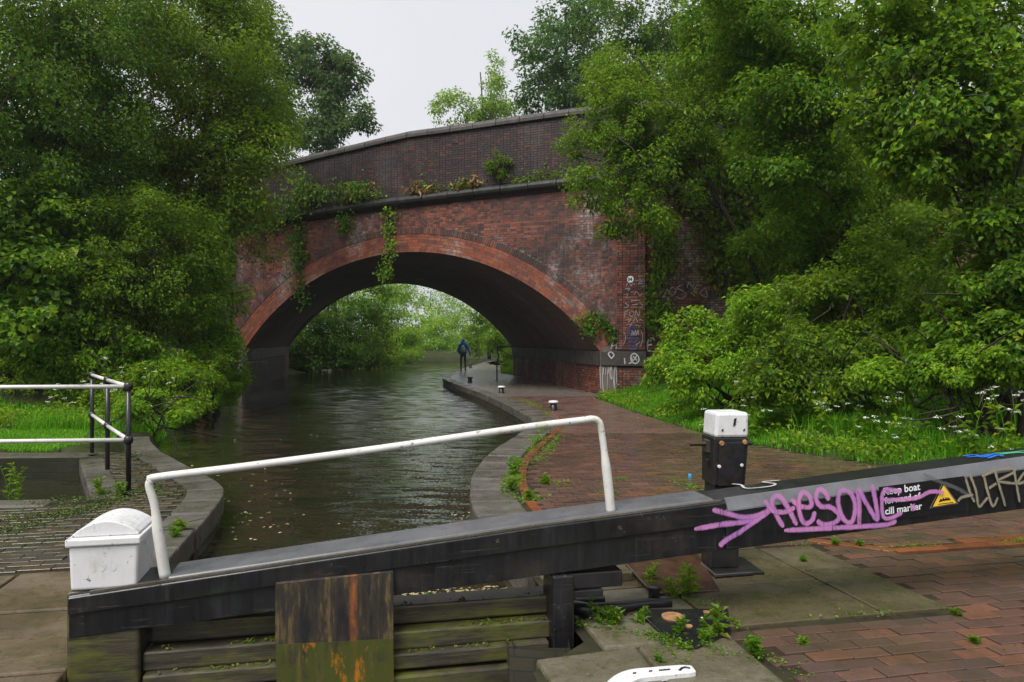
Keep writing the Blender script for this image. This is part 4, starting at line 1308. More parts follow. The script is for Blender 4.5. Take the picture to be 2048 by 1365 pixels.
def triq(sc, lift, mat, name):
    P_ = [on_plane(x, y, FT, NB) for x, y in tri]; c_ = sum(P_) / 3
    return MB().add([c_ + (p - c_) * sc + NB * lift for p in P_], [(0, 1, 2)]).build(name, mat, sp_)
triq(1.14, .0030, M['sign_edge'], 'triangle_border'); triq(1.06, .0040, M['sign_black'], 'triangle_border'); triq(.94, .0085, M['sign_yellow'], 'warning_triangle')
strokes('boat_symbol', [[(1876, 1003), (1882, 1000), (1894, 998), (1898, 998)], [(1879, 1001), (1879, 997)], [(1884, 999), (1884, 995)], [(1889, 998), (1889, 994)], [(1893, 997), (1893, 994)]], .010, M['sign_black'], sp_, FT, NB, lift=.0095)
strokes('sign_line', [[(1874, 1008), (1904, 1004)]], .004, M['sign_black'], sp_, FT, NB, lift=.0095)
# paint on the sloping upper face of the beam
slope = (float(b_top(3)) - float(b_top(1.2))) / 1.8
NT_ = np.cross(UB + ZU * slope, -NB); NT_ = NT_ / np.linalg.norm(NT_); NT_ = NT_ if NT_[2] > 0 else -NT_
PT = bt(2.0, .1, float(b_top(2.0)) - .004)
strokes('graffiti', [[(1464, 970), (1482, 972), (1494, 979), (1540, 975), (1550, 970), (1526, 966), (1560, 963)]], .022, M['white_spray'], gate, PT, NT_, 'white squiggle of paint on top of the beam', lift=.008)
strokes('graffiti', [[(1926, 914), (1950, 911), (1966, 916), (1990, 908)], [(1934, 916), (1960, 914), (1980, 910)], [(1976, 919), (1996, 912), (2006, 915)]], .03, M['blue_spray'], gate, PT, NT_, 'blue paint on top of the beam tail', lift=.006)
strokes('graffiti', [[(1988, 909), (2020, 907), (2048, 904)], [(2000, 911), (2030, 908), (2060, 908)]], .022, M['green_spray'], gate, PT, NT_, 'green paint on top of the beam tail', lift=.008)

# ------------------------------------------------------------------ paddle gear post behind the beam
pg0 = gp(1438, 1134)
pg = thing('paddle_post', 'black iron paddle post with a white painted top behind the balance beam', 'paddle post', tuple(pg0))
d0 = pg0[1]
lean = np.array([.045, 0, 1.0])
UX = np.array([.99, .10, 0]); UX /= np.linalg.norm(UX); UY = np.array([-.10, .99, 0]); UY /= np.linalg.norm(UY)
def pbox(name, w0, w1, dp, z0, z1, mat, bevel=.008, dx=0.0, dy=0.0):
    vs = []
    for w_, z in ((w0, z0), (w1, z1)):
        for sx, sy in ((-1, -1), (1, -1), (1, 1), (-1, 1)):
            vs.append(pg0 + lean * z + UX * (sx * w_ / 2 + dx) + UY * (sy * dp / 2 + dy))
    return MB().add(vs, [(3, 2, 1, 0), (4, 5, 6, 7), (0, 1, 5, 4), (1, 2, 6, 5), (2, 3, 7, 6), (3, 0, 4, 7)]).build(name, mat, pg, bevel=bevel, seg=2)
pbox('base_plate', .38, .36, .36, .0, .022, M['black_iron'], dx=.06, dy=-.02)
pbox('post', .20, .195, .20, .022, .60, M['black_iron'])
pbox('gear_case', .225, .25, .24, .60, .93, M['black_iron'])
pbox('white_top', .240, .232, .25, .931, 1.105, M['white_paint_cap'], bevel=.02)
pbox('cover_plate', .17, .18, .02, .60, .90, M['black_iron'], dy=-.128, bevel=.004)
sy = -.13
bm_ = MB()
for dx, z, dd in ((-.075, .895, .128), (.09, .902, .128), (-.085, .735, .126), (.075, .742, .126)):
    p = pg0 + lean * z + UX * dx - UY * dd
    v, f = disc(p, .017 if z > .8 else .012, .018, UX, ZU, -UY)
    MB().add(v, f).build('bolt', M['bolt_rust'] if z > .8 else M['white_paint'], pg, bevel=.004)
for dx, z, w_, h_ in ((.015, 1.04, .008, .025), (-.07, .985, .006, .006), (.085, .985, .006, .006)):
    p = pg0 + lean * z + UX * dx - UY * .127
    MB().box(p, UX * w_ + ZU * .004, UY * .003, ZU * h_ + UX * .004 * (h_ > .01)).build('keyhole', M['sign_black'], pg)
zs = pg0 + lean * .875
MB().tube([zs - UX * .255, zs - UX * .08], [.013, .018], 4).build('spindle', M['bark'], pg)
MB().tube([zs + UX * .10, zs + UX * .205], [.020, .015], 4).build('spindle', M['black_iron'], pg)
MB().box(pg0 + lean * .86 - UX * .128 , UX * .012, UY * .05, (0, 0, .045)).build('side_bracket', M['bark'], pg, bevel=.006)
MB().box(pg0 + lean * .74 - UX * .122 , UX * .010, UY * .03, (0, 0, .03)).build('side_bracket', M['black_iron'], pg, bevel=.004)

# ------------------------------------------------------------------ ironwork on the coping
def flat_poly(name, px, z0, z1, mat, parent=None, origin=None, bevel=.006):
    return MB().prism([tuple(gp(x, y, z1)[:2]) for x, y in px], z0, z1).build(name, mat, parent, origin, bevel=bevel)
an0 = gp(1360, 1255)
an = thing('anchor_plate', 'black iron anchor plate with rusty round cap set in the coping', 'metal plate', tuple(an0))
flat_poly('plate', [(1272, 1218), (1456, 1216), (1462, 1262), (1392, 1294), (1318, 1262)], .004, .022, M['sign_black'], an)
MB().lathe(gp(1345, 1234, .022), [(.062, 0.0), (.062, .008), (.02, .010), (.02, .006)], 24).build('cap', M['bolt_rust'], an, smooth=False)
for x, y in ((1413, 1225), (1378, 1253)):
    MB().lathe(gp(x, y, .022), [(.020, 0), (.020, .006)], 12).build('bolt', M['bolt_rust'], an)
for x, y in ((1404, 1236), (1430, 1237)):
    MB().lathe(gp(x, y, .022), [(.006, 0), (.006, .004)], 8).build('rivet', M['sign_white'], an)
st0 = gp(1200, 1215)
stp = thing('anchor_strap', 'heavy black iron strap and pin beside the heel of the gate', 'anchor strap', tuple(st0))
MB().tube([gp(1125, 1212, .06), gp(1180, 1220, .05), gp(1250, 1213, .035), gp(1300, 1206, .03), gp(1342, 1206, .025)], [.045, .042, .034, .03, .028], 8).build('strap', M['black_iron'], stp, smooth=True)
MB().tube([gp(1166, 1228, .03), gp(1200, 1232, .02), gp(1250, 1226, .015)], [.03, .026, .02], 8).build('strap', M['black_iron'], stp, smooth=True)
MB().lathe(gp(1308, 1200, .0), [(.035, .0), (.035, .06), (.045, .065), (.045, .085), (.02, .09)], 12).build('pin', M['black_iron'], stp)
MB().box(gp(1175, 1205, .05), UB * .09, NB * .07, (0, 0, .05)).build('block', M['black_iron'], stp, bevel=.01)
ld0 = gp(1360, 1150)
ld = thing('hatch_lid', 'wet brown metal hatch lid tilted over its hole beside the gate', 'hatch lid', tuple(ld0))
q = [(1250, 1127), (1390, 1098), (1440, 1180), (1305, 1186)]
zz = [.05, .03, .010, .028]
vs = [gp(x, y, z) for (x, y), z in zip(q, zz)]
MB().add(vs + [v - np.array([0, 0, .014]) for v in vs], [(3, 2, 1, 0), (4, 5, 6, 7), (0, 1, 5, 4), (1, 2, 6, 5), (2, 3, 7, 6), (3, 0, 4, 7)]).build('lid', M['brown_lid'], ld, bevel=.003)
e0, e1 = vs[0], vs[3]
MB().tube([e0 + ZU * .004, e1 + ZU * .004], .006, 6).build('edge', M['coping_blue'], ld)
bk = MB().box(gp(1232, 1150, .03), UB * .085, A12 * .12, (0, 0, .034)).build('stone_block', M['canal_brick'] if False else M['coping_blue'], origin=tuple(gp(1232, 1150)), bevel=.012) if False else None
sb0 = gp(1231, 1152)
sb = thing('loose_stone', 'short mossy stone block tucked under the hatch lid', 'stone', tuple(sb0))
MB().box(sb0 + np.array([0, .02, .032]), UB * .075 , A12 * .15, (0, 0, .032)).build('block', M['slab_stone'], sb, bevel=.010)
# L-shaped raised lip by the paddle post
lp0 = gp(1430, 1148)
lipo = thing('floor_plate', 'black floor plate with a bright worn lip at the foot of the paddle post', 'metal plate', tuple(lp0))
flat_poly('plate', [(1398, 1122), (1490, 1118), (1506, 1146), (1430, 1152)], .003, .020, M['black_iron'], lipo)
MB().tube([gp(1402, 1126, .022), gp(1431, 1150, .022), gp(1506, 1145, .022)], .006, 6).build('lip', M['coping_blue'], lipo)
# white curved iron with dark slots at the very front
wc_px = [(1218, 1392), (1240, 1362), (1268, 1347), (1310, 1342), (1350, 1338), (1388, 1336)]
wc = catmull([gp(x, y, .03) for x, y in wc_px], 6)
wp = np.array(wc); T_ = np.gradient(wp, axis=0); T_ /= np.linalg.norm(T_, axis=1)[:, None]; S_ = np.stack([-T_[:, 1], T_[:, 0], T_[:, 2] * 0], 1)
w0 = gp(1290, 1345)
wci = thing('curved_guard', 'white painted curved iron strip with dark holes on the coping edge', 'iron strip', tuple(w0))
wd_ = np.interp(np.linspace(0, 1, len(wp)), [0, .3, .9, 1], [.052, .05, .044, .03])
A_ = wp + S_ * wd_[:, None]; B_ = wp - S_ * wd_[:, None]
n = len(wp)
vs = [*A_, *B_, *(A_ - [0, 0, .03]), *(B_ - [0, 0, .03])]
fs = [(i, i + 1, n + i + 1, n + i) for i in range(n - 1)] + [(i, 2 * n + i, 2 * n + i + 1, i + 1) for i in range(n - 1)] + [(n + i, n + i + 1, 3 * n + i + 1, 3 * n + i) for i in range(n - 1)] + [(0, n, 3 * n, 2 * n), (n - 1, 3 * n - 1, 4 * n - 1, 2 * n - 1)]
MB().add(vs, fs).build('strip', M['white_paint_cap'], wci, bevel=.005)
for pts_ in ([(1266, 1347), (1272, 1346)], [(1298, 1343), (1304, 1342)], [(1359, 1341), (1363, 1337), (1370, 1335), (1380, 1337)], [(1318, 1341), (1340, 1339)]):
    MB().tube([gp(x, y, .031) for x, y in pts_], .0045 if len(pts_) < 4 else .006, 6).build('slot', M['sign_black'], wci)

# ------------------------------------------------------------------ railing round the side pool
rl0 = gp(257, 985)
rail = thing('pool_railing', 'railing with white rails and black posts round the side pool', 'railing', tuple(rl0))
def rp(p, z): return np.array([p[0], p[1], z])
pA, pB, pC = gp(257, 985), gp(215, 942), gp(184, 908)
dirn = np.array([-1.0, -.085, 0]); pD = pA + dirn * 2.6
ZR = [1.12, .555]
for p in (pA, pB, pC, pD):
    MB().tube([rp(p, -.02), rp(p, 1.15)], .026, 12).build('post', M['black_iron'], rail, smooth=True)
    for z in ZR:
        MB().lathe(rp(p, z), [(.030, -.045), (.042, -.03), (.047, 0), (.042, .03), (.030, .045)], 12).build('ball_joint', M['black_iron'], rail, smooth=True)
    MB().lathe(rp(p, 0), [(.075, .0), (.075, .012), (.04, .018)], 12).build('foot', M['coping_blue'], rail)
for z in ZR:
    for a, b in ((pA, pD), (pA, pB), (pB, pC)):
        MB().tube([rp(a, z), rp(b, z)], .022, 10).build('rail', M['white_paint'], rail, smooth=True)
    e = pC + (pC - pB) * .12
    MB().tube([rp(pC, z), rp(e, z)], .022, 10).build('rail', M['white_paint'], rail, smooth=True)

# ------------------------------------------------------------------ mooring bollards, hoop rail, litter
def bollard(x, y, hh, label, top=True):
    b0 = gp(x, y)
    b = thing('mooring_bollard', label, 'bollard', tuple(b0), 'mooring bollards along the towpath edge')
    r = .085
    MB().lathe(b0, [(r * 1.15, -.01), (r * 1.1, .02), (r * .9, .05), (r * .88, hh * .72)], 16).build('shaft', M['black_iron'], b, smooth=True)
    MB().lathe(b0 + ZU * hh * .72, [(r * .9, 0), (r * 1.35, .015), (r * 1.42, hh * .12), (r * 1.25, hh * .24), (r * .6, hh * .29)], 16).build('head', M['white_paint_cap'] if top else M['black_iron'], b, smooth=True)
bollard(1107, 820, .22, 'white-topped bollard nearest the handrail on the brick towpath')
bollard(1003, 786, .22, 'white-topped bollard standing just before the bridge abutment')
bollard(940, 764, .20, 'small black bollard on the towpath edge under the arch', False)
bollard(941, 736, .24, 'small dark bollard on the towpath edge just past the walking person', False)
hb = gp(994, 760)
hr = thing('hoop_handrail', 'black iron hoop handrail at the far mouth of the arch', 'handrail', tuple(hb))
hx = gp(1030, 760)
MB().tube(catmull([hb, hb + ZU * .7, hb + ZU * .95 + np.array([.06, 0, 0]), hb + ZU * 1.25 + np.array([.02, 0, 0]), hb + ZU * 1.36 + np.array([.12, 0, 0]), hx * [1, 1, 0] + ZU * 1.36 + np.array([-.05, 0, 0])], 5), .028, 8).build('tube', M['black_iron'], hr, smooth=True)
MB().lathe(hb, [(.06, 0), (.06, .015), (.03, .02)], 10).build('foot', M['black_iron'], hr)
lb = gp(1380, 954)
lt = thing('blue_litter', 'tiny blue plastic cap lying on the brick paving', 'litter', tuple(lb))
MB().lathe(lb, [(.022, .0), (.022, .03), (.015, .038)], 10).build('cap', M['litter_blue'], lt)

# ------------------------------------------------------------------ the walker seen from behind
def walker():
    base = np.array([-2.60, 40.0, 0.0])
    per = thing('person', 'person in a blue hooded jacket walking away along the towpath', 'person', tuple(base))
    def skin(name, J, E, mat, root, sub=2):
        me = bpy.data.meshes.new(name)
        me.from_pydata([p for p, r in J], E, [])
        o = link_mesh(name, me, None, per)
        sk = o.modifiers.new('skin', 'SKIN')
        for i, (p, r) in enumerate(J):
            d = me.skin_vertices[0].data[i]
            d.radius = r if not np.isscalar(r) else (r, r)
            d.use_root = (i == root)
        sk.use_smooth_shade = True
        sb_ = o.modifiers.new('sub', 'SUBSURF'); sb_.levels = sub; sb_.render_levels = sub
        me.materials.append(mat)
        return o
    # body: legs, hips, torso, arms, neck, head in one surface (trousers colour; clothing lies over it)
    J = [((0, 0, .90), (.15, .11)), ((-.095, .02, .86), .085), ((-.11, -.05, .50), .060), ((-.12, -.02, .10), .042), ((-.125, .10, .045), .038),
         ((.095, -.01, .86), .085), ((.10, .10, .50), .060), ((.11, .03, .10), .042), ((.115, .15, .045), .038),
         ((0, .01, 1.15), (.15, .10)), ((0, .02, 1.38), (.15, .095)), ((0, .03, 1.50), .06), ((0, .06, 1.60), (.085, .095)), ((0, .05, 1.70), (.06, .07)),
         ((-.19, .02, 1.38), .055), ((-.25, -.02, 1.12), .045), ((-.20, .12, .93), .035), ((-.19, .17, .86), .03),
         ((.19, .02, 1.38), .055), ((.29, -.02, 1.12), .045), ((.37, -.06, .89), .035), ((.385, -.05, .81), .03)]
    E = [(0, 1), (1, 2), (2, 3), (3, 4), (0, 5), (5, 6), (6, 7), (7, 8), (0, 9), (9, 10), (10, 11), (11, 12), (12, 13), (10, 14), (14, 15), (15, 16), (16, 17), (10, 18), (18, 19), (19, 20), (20, 21)]
    skin('body', J, E, M['trouser_grey'], 0)
    # jacket: torso, hood and sleeves
    J = [((0, 0, .84), (.20, .15)), ((0, .005, 1.05), (.20, .145)), ((0, .01, 1.25), (.20, .14)), ((0, .02, 1.40), (.17, .125)), ((0, .035, 1.53), (.115, .12)), ((0, .055, 1.64), (.115, .125)), ((0, .05, 1.74), (.035, .04)),
         ((-.20, .02, 1.36), .078), ((-.265, -.02, 1.11), .066), ((-.215, .10, .95), .055),
         ((.20, .02, 1.36), .078), ((.30, -.02, 1.11), .064), ((.372, -.058, .91), .052)]
    E = [(0, 1), (1, 2), (2, 3), (3, 4), (4, 5), (5, 6), (3, 7), (7, 8), (8, 9), (3, 10), (10, 11), (11, 12)]
    skin('jacket', J, E, M['jacket_blue'], 0)
    J = [((0, -.17, .98), (.11, .06)), ((0, -.18, 1.12), (.13, .075)), ((-.01, -.165, 1.30), (.10, .055)), ((-.02, -.14, 1.38), (.05, .03))]
    skin('bag', J, [(0, 1), (1, 2), (2, 3)], M['bag_grey'], 0)
    for sx, fy in ((-.125, .07), (.115, .12)):
        skin('shoe', [((sx, fy - .07, .05), .05), ((sx, fy + .02, .045), (.05, .042)), ((sx, fy + .12, .035), (.042, .03))], [(0, 1), (1, 2)], M['sign_black'], 0)
walker()
# ------------------------------------------------------------------ foliage
def unit(v): return v / (np.linalg.norm(v, axis=-1, keepdims=True) + 1e-9)

def leaf_mesh(name, P, Nrm, Dir, size, aspect, mat, parent, fold=.18):
    """one folded diamond of two triangles per leaf, P (n,3); Nrm, Dir unit vectors"""
    n = len(P)
    Dir = unit(Dir - Nrm * np.sum(Dir * Nrm, 1, keepdims=True))
    Sd = np.cross(Nrm, Dir)
    L = np.asarray(size)[:, None]; W = L * aspect * .5
    org = ORG[parent.name] if parent is not None else np.zeros(3)
    P = P - org
    base = P - Dir * L * .5; tip = P + Dir * L * .5 - Nrm * L * .10
    mid = P - Dir * L * .05
    a = mid + Sd * W + Nrm * L * fold; b = mid - Sd * W + Nrm * L * fold
    V = np.stack([base, a, tip, b], 1).reshape(-1, 3)
    I = (np.arange(n) * 4)[:, None]
    T = np.concatenate([I + [[0, 2, 1]], I + [[0, 3, 2]]], 1).reshape(-1, 3)
    me = np_mesh(name, V, 3, T)
    return link_mesh(name, me, mat, parent)

def crown_leaves(blobs, n_leaf, leaf, clump=.45, dens=1.0, droop=.3, seed=0, core=.35, flat=.75):
    """leaf positions for a crown: blobs are (centre(3), radii(3)); leaves sit in clumps over and inside them"""
    r = np.random.default_rng(seed)
    area = np.array([(b[1][0] * b[1][2] + b[1][0] * b[1][1] + b[1][1] * b[1][2]) for b in blobs])
    n_cl = max(6, int(area.sum() / (clump ** 2) * 1.9 * dens))
    which = r.choice(len(blobs), n_cl, p=area / area.sum())
    C = np.array([b[0] for b in blobs])[which]; Rr = np.array([b[1] for b in blobs])[which]
    d = unit(r.normal(size=(n_cl, 3)))
    rad = np.where(r.random(n_cl) < core, r.uniform(.25, .8, n_cl), r.normal(.93, .13, n_cl))
    # lumpy surface
    lump = 1 + .16 * np.sin(d[:, 0] * 5 + seed) * np.sin(d[:, 1] * 4 + 1.7 * seed) + .12 * np.sin(d[:, 2] * 7 + seed * .6)
    cc = C + d * Rr * (rad * lump)[:, None]
    cr = clump * r.uniform(.55, 1.35, n_cl)
    w = cr ** 2; w = w / w.sum()
    ci = r.choice(n_cl, n_leaf, p=w)
    dl = unit(r.normal(size=(n_leaf, 3)))
    rl = r.random(n_leaf) ** .45
    P = cc[ci] + dl * (cr[ci] * rl)[:, None] * np.array([1, 1, flat])
    outw = unit(d[ci] + .6 * dl)
    Nrm = unit(outw * .55 + np.array([0, 0, .75]) + r.normal(0, .45, (n_leaf, 3)))
    Dir = unit(dl * .8 + d[ci] * .5 + np.array([0, 0, -droop]) + r.normal(0, .35, (n_leaf, 3)))
    size = leaf * (r.uniform(.45, 1.2, n_leaf) + .35 * (r.random(n_leaf) < .12)) * (.8 + .4 * r.random(n_cl))[ci]
    return P, Nrm, Dir, size, cc

def px_blobs(lst):
    """(x, y, rx, ry, d[, depth]) in photo pixels at distance d -> real ellipsoids"""
    out = []
    for q in lst:
        x, y, rx, ry, d = q[:5]
        c = at(x, y, d); a, b = rx * d / F, ry * d / F
        out.append((c, (a, q[5] if len(q) > 5 else (a + b) / 2, b)))
    return out

def limbs(mb, base, top, r0, targets, seed, kink=.25, nb=10):
    r = np.random.default_rng(seed + 99)
    n = 7
    pts = [base + (top - base) * k / (n - 1) + np.r_[r.normal(0, kink * .35, 2), 0] * (0 if k == 0 else 1) for k in range(n)]
    rad = [r0 * (1 - .72 * k / (n - 1)) for k in range(n)]
    mb.tube(catmull(pts, 3), np.interp(np.linspace(0, 1, (n - 1) * 3 + 1), np.linspace(0, 1, n), rad), 8)
    idx = r.choice(len(targets), min(nb, len(targets)), replace=False)
    for i in idx:
        k = r.integers(2, n - 1)
        a = pts[k]; b = targets[i]
        mid = (a + b) / 2 + r.normal(0, .15, 3) + np.array([0, 0, .15 * np.linalg.norm(b - a) * .3])
        q = catmull([a, mid, b], 4)
        mb.tube(q, np.linspace(rad[k] * .36, .010, len(q)), 6, cap=False)
        for _ in range(2):
            j = r.integers(4, len(q)); e = q[j - 1] + r.normal(0, .5, 3)
            mb.tube([q[j - 1], (q[j - 1] + e) / 2 + r.normal(0, .06, 3), e], [.018, .012, .005], 4, cap=False)

def tree(name, label, cat, blobs, n_leaf, leaf, mat, base_xy, r0=.14, clump=.45, droop=.3, seed=0, group=None, core=.35, aspect=.55, dens=1.0, flat=.75, nb=12, stems=1, crownname='crown'):
    bl = px_blobs(blobs) if len(blobs[0]) > 2 else blobs
    gx, gy = base_xy
    gz = float(ground_h(gx, gy))
    base = np.array([gx, gy, gz - .1])
    t = thing(name, label, cat, tuple(base), group)
    P, N_, D_, S_, cc = crown_leaves(bl, n_leaf, leaf, clump, dens, droop, seed, core, flat)
    gh = ground_h(P[:, 0], P[:, 1])
    ok = P[:, 2] > np.maximum(gh, WATER_Z) + .02
    leaf_mesh(crownname, P[ok], N_[ok], D_[ok], S_[ok], aspect, M[mat], t)
    cen = np.mean([b[0] for b in bl], 0)
    mb = MB()
    for s in range(stems):
        off = np.array([0, 0, 0]) if stems == 1 else np.r_[rng.normal(0, .25, 2), 0]
        tg = cc[np.argsort(np.linalg.norm(cc - cen, axis=1))[: max(20, len(cc) * 2 // 3)]]
        if stems > 1: top = tg[rng.integers(len(tg))]
        else: top = np.array([cen[0], cen[1], max(b[0][2] + b[1][2] * .35 for b in bl)])
        limbs(mb, base + off, top, r0, tg, seed + s * 7, nb=max(3, nb // stems))
    mb.build('trunk' if stems == 1 else 'stems', M['bark'], t, smooth=True)
    return t

# ---- left bank
tree('tree', 'tall dense tree filling the upper left corner', 'tree', [(40, 120, 210, 210, 17), (130, 300, 190, 170, 17.5), (-60, 330, 200, 220, 16.5), (170, 60, 170, 150, 18), (200, 430, 140, 110, 18)], 72000, .10, 'leaf_dark', (-10.6, 17.5), .22, .55, seed=1, core=.3, nb=26)
tree('tree', 'tall tree leaning towards the bridge on its left side', 'tree', [(330, 120, 180, 180, 20.5), (440, 160, 120, 170, 21), (390, 320, 160, 140, 20), (490, 330, 80, 120, 20.5), (270, 330, 140, 140, 20), (480, 60, 70, 90, 22), (440, 440, 100, 70, 20), (330, -40, 180, 120, 21), (500, 240, 70, 110, 21), (530, 300, 40, 60, 20.5), (480, 410, 60, 50, 20)], 112000, .098, 'leaf_mid', (-8.9, 20.6), .2, .5, seed=2, nb=26)
tree('tree', 'slender feathery tree against the sky behind the left trees', 'tree', [(505, 80, 46, 80, 34), (560, 150, 36, 70, 34), (530, 210, 50, 90, 34)], 9000, .2, 'leaf_blue', (-13.5, 42), .16, .5, seed=3, dens=.8, nb=8)
tree('tree', 'shadowy tree standing far back behind the left trees', 'tree', [(60, 120, 200, 170, 27), (250, 200, 170, 170, 27), (120, 380, 200, 130, 26), (330, 380, 120, 110, 27), (330, 60, 130, 130, 28)], 20000, .20, 'leaf_dark', (-17.5, 28.5), .25, .8, seed=37, nb=14)
tree('maple_sapling', 'broad-leaved young maple beside the lawn at the left edge', 'tree', [(50, 440, 110, 90, 16.4), (10, 540, 120, 110, 16.2), (110, 520, 90, 80, 16.6), (60, 630, 130, 60, 16.2)], 17000, .145, 'leaf_mid', (-10.9, 17.0), .07, .42, seed=4, aspect=.95, stems=3, nb=10)
tree('hawthorn_bush', 'bushy bright green shrub between the lawn and the left abutment', 'shrub', [(250, 520, 110, 110, 17), (330, 560, 110, 100, 17.5), (190, 600, 100, 80, 16.5), (300, 440, 90, 70, 17.5), (380, 500, 70, 90, 18.5), (180, 480, 90, 90, 17.5)], 44000, .088, 'leaf_mid', (-8.6, 17.6), .08, .36, seed=5, stems=4, nb=16)
tree('hawthorn_bush', 'leafy shrub hanging in front of the left springing of the arch', 'shrub', [(420, 600, 50, 70, 19.5), (435, 500, 45, 60, 19.5), (370, 640, 70, 60, 19), (455, 430, 40, 40, 20), (430, 680, 48, 40, 19.2), (460, 720, 28, 36, 19.4)], 17000, .10, 'leaf_bright', (-7.95, 19.6), .06, .32, seed=6, stems=3, nb=9)
tree('ash_bush', 'bright bush with pale blossom low behind the railing', 'shrub', [(60, 690, 120, 60, 16.4), (170, 700, 100, 55, 16.6), (260, 700, 70, 50, 16.8), (310, 725, 60, 40, 17)], 22000, .10, 'leaf_bright', (-9.3, 16.9), .05, .3, seed=7, stems=4, nb=10)
tree('waterside_shrub', 'low shrub trailing into the water beside the left abutment', 'shrub', [(420, 750, 60, 44, 18), (350, 770, 70, 44, 16.5), (462, 772, 28, 26, 19.5), (390, 806, 46, 28, 16), (290, 770, 60, 36, 16.5)], 17000, .085, 'leaf_bright', (-7.5, 16.9), .04, .26, seed=8, stems=4, nb=10)
tree('nettle_patch', 'patch of light green nettles between lawn and shrubs', 'plant', [(150, 770, 110, 36, 16.5), (40, 780, 110, 30, 16.5), (240, 790, 70, 30, 16), (20, 740, 120, 40, 16.5), (300, 770, 60, 36, 16.5)], 18000, .085, 'leaf_bright', (-9.1, 16.4), .03, .22, seed=9, stems=5, nb=10, crownname='leaves')
tree('bramble', 'yellow-green bramble spilling over the edge of the left lock mouth', 'plant', [(310, 800, 36, 26, 13.8), (365, 838, 34, 16, 13.8), (270, 815, 30, 20, 13.3)], 4500, .075, 'leaf_bright', (-6.5, 13.6), .02, .18, seed=10, stems=3, nb=6, crownname='leaves')

# ---- behind the bridge
tree('tree', 'dark tree rising above the left part of the parapet', 'tree', [(620, 130, 45, 55, 48), (670, 170, 55, 70, 48), (640, 240, 70, 60, 48), (720, 250, 60, 40, 47), (590, 270, 60, 60, 47)], 16000, .26, 'leaf_blue', (-12.5, 53), .25, .8, seed=11, dens=.9, nb=14)
tree('tree', 'pale wispy birch above the middle of the parapet', 'tree', [(985, 165, 26, 60, 62), (1010, 215, 40, 50, 62), (905, 215, 42, 30, 62), (950, 235, 50, 26, 62)], 5500, .26, 'leaf_far', (-2.0, 66), .16, .7, seed=12, dens=.8, droop=1.0, nb=10)
tree('tree', 'leafy tree behind the parapet where the right trees meet the sky', 'tree', [(1110, 110, 60, 100, 44), (1160, 40, 70, 90, 44), (1080, 180, 46, 60, 46), (1180, 180, 90, 70, 44)], 16000, .24, 'leaf_blue', (3.2, 47), .25, .75, seed=13, nb=12)
tree('tree', 'big tree standing behind the right half of the bridge', 'tree', [(1290, 60, 130, 130, 36), (1380, 180, 130, 80, 36), (1250, 160, 90, 90, 37), (1470, 80, 150, 130, 37)], 30000, .20, 'leaf_dark', (8.7, 40), .3, .75, seed=14, nb=20)
tree('tree', 'dark tree seen through gaps beyond the right wing wall', 'tree', [(1600, 110, 150, 140, 34), (1750, 170, 150, 120, 33), (1900, 80, 150, 150, 33), (2040, 180, 90, 110, 32)], 14000, .2, 'leaf_dark', (15.5, 36), .3, .75, seed=15, nb=18, dens=.7)

# ---- right bank
tree('goat_willow', 'pale green willow hanging over the right end of the parapet', 'tree', [(1190, 280, 60, 60, 19), (1260, 250, 90, 80, 19), (1210, 375, 75, 55, 18.5), (1320, 330, 110, 90, 19), (1280, 430, 75, 40, 18.5), (1400, 250, 110, 120, 19.5), (1230, 455, 30, 26, 18.5), (1470, 180, 110, 120, 19.5), (1240, 160, 70, 60, 20)], 48000, .10, 'leaf_mid', (7.6, 19.8), .085, .34, seed=16, droop=.5, nb=16)
tree('goat_willow', 'dark spreading tree over the wing wall in the upper right', 'tree', [(1520, 60, 140, 120, 15), (1640, 150, 130, 120, 14.5), (1560, 220, 100, 80, 14.5), (1460, 90, 100, 100, 16), (1540, 330, 70, 70, 15), (1620, 330, 90, 70, 14.5), (1590, 430, 70, 60, 15.5), (1700, 400, 80, 60, 15)], 40000, .105, 'leaf_mid', (8.2, 16.4), .085, .36, seed=17, nb=14)
tree('goat_willow', 'near willow with large bright leaves drooping in the upper right corner', 'tree', [(1780, 90, 150, 110, 11), (1900, 200, 150, 130, 10.5), (2020, 120, 110, 150, 10.5), (1740, 250, 80, 70, 11), (1850, 330, 110, 60, 10.5), (1990, 340, 90, 90, 10.5), (1900, -20, 200, 90, 11)], 22000, .115, 'leaf_mid', (7.6, 11.3), .13, .32, seed=18, droop=.55, aspect=.62, nb=22)
tree('dogwood', 'tall dogwood bush standing right of the graffitied wing wall', 'shrub', [(1400, 680, 60, 60, 16), (1480, 650, 70, 75, 15.5), (1350, 730, 50, 40, 15.8), (1550, 650, 80, 90, 15), (1460, 720, 80, 50, 15), (1380, 760, 60, 36, 14.6)], 24000, .095, 'leaf_bright', (5.0, 16.0), .05, .28, seed=19, stems=5, nb=16)
tree('dogwood', 'large spreading dogwood bush above the cow parsley on the right', 'shrub', [(1640, 620, 90, 90, 13.5), (1740, 580, 100, 100, 13.5), (1600, 720, 100, 80, 12.5), (1700, 700, 110, 80, 12.5), (1820, 640, 90, 90, 12.5), (1560, 770, 80, 50, 12.3), (1700, 770, 90, 40, 12)], 38000, .09, 'leaf_mid', (7.0, 13.2), .05, .26, seed=20, stems=6, nb=18)
tree('elder_bush', 'broad-leaved elder at the right edge above the white flowers', 'shrub', [(2000, 460, 80, 60, 10.5), (2040, 560, 80, 90, 10.3), (1930, 560, 70, 80, 10.8), (1900, 670, 80, 60, 10.6), (2020, 660, 90, 70, 10)], 15000, .11, 'leaf_mid', (6.7, 10.9), .05, .28, seed=21, stems=4, nb=12, aspect=.65)
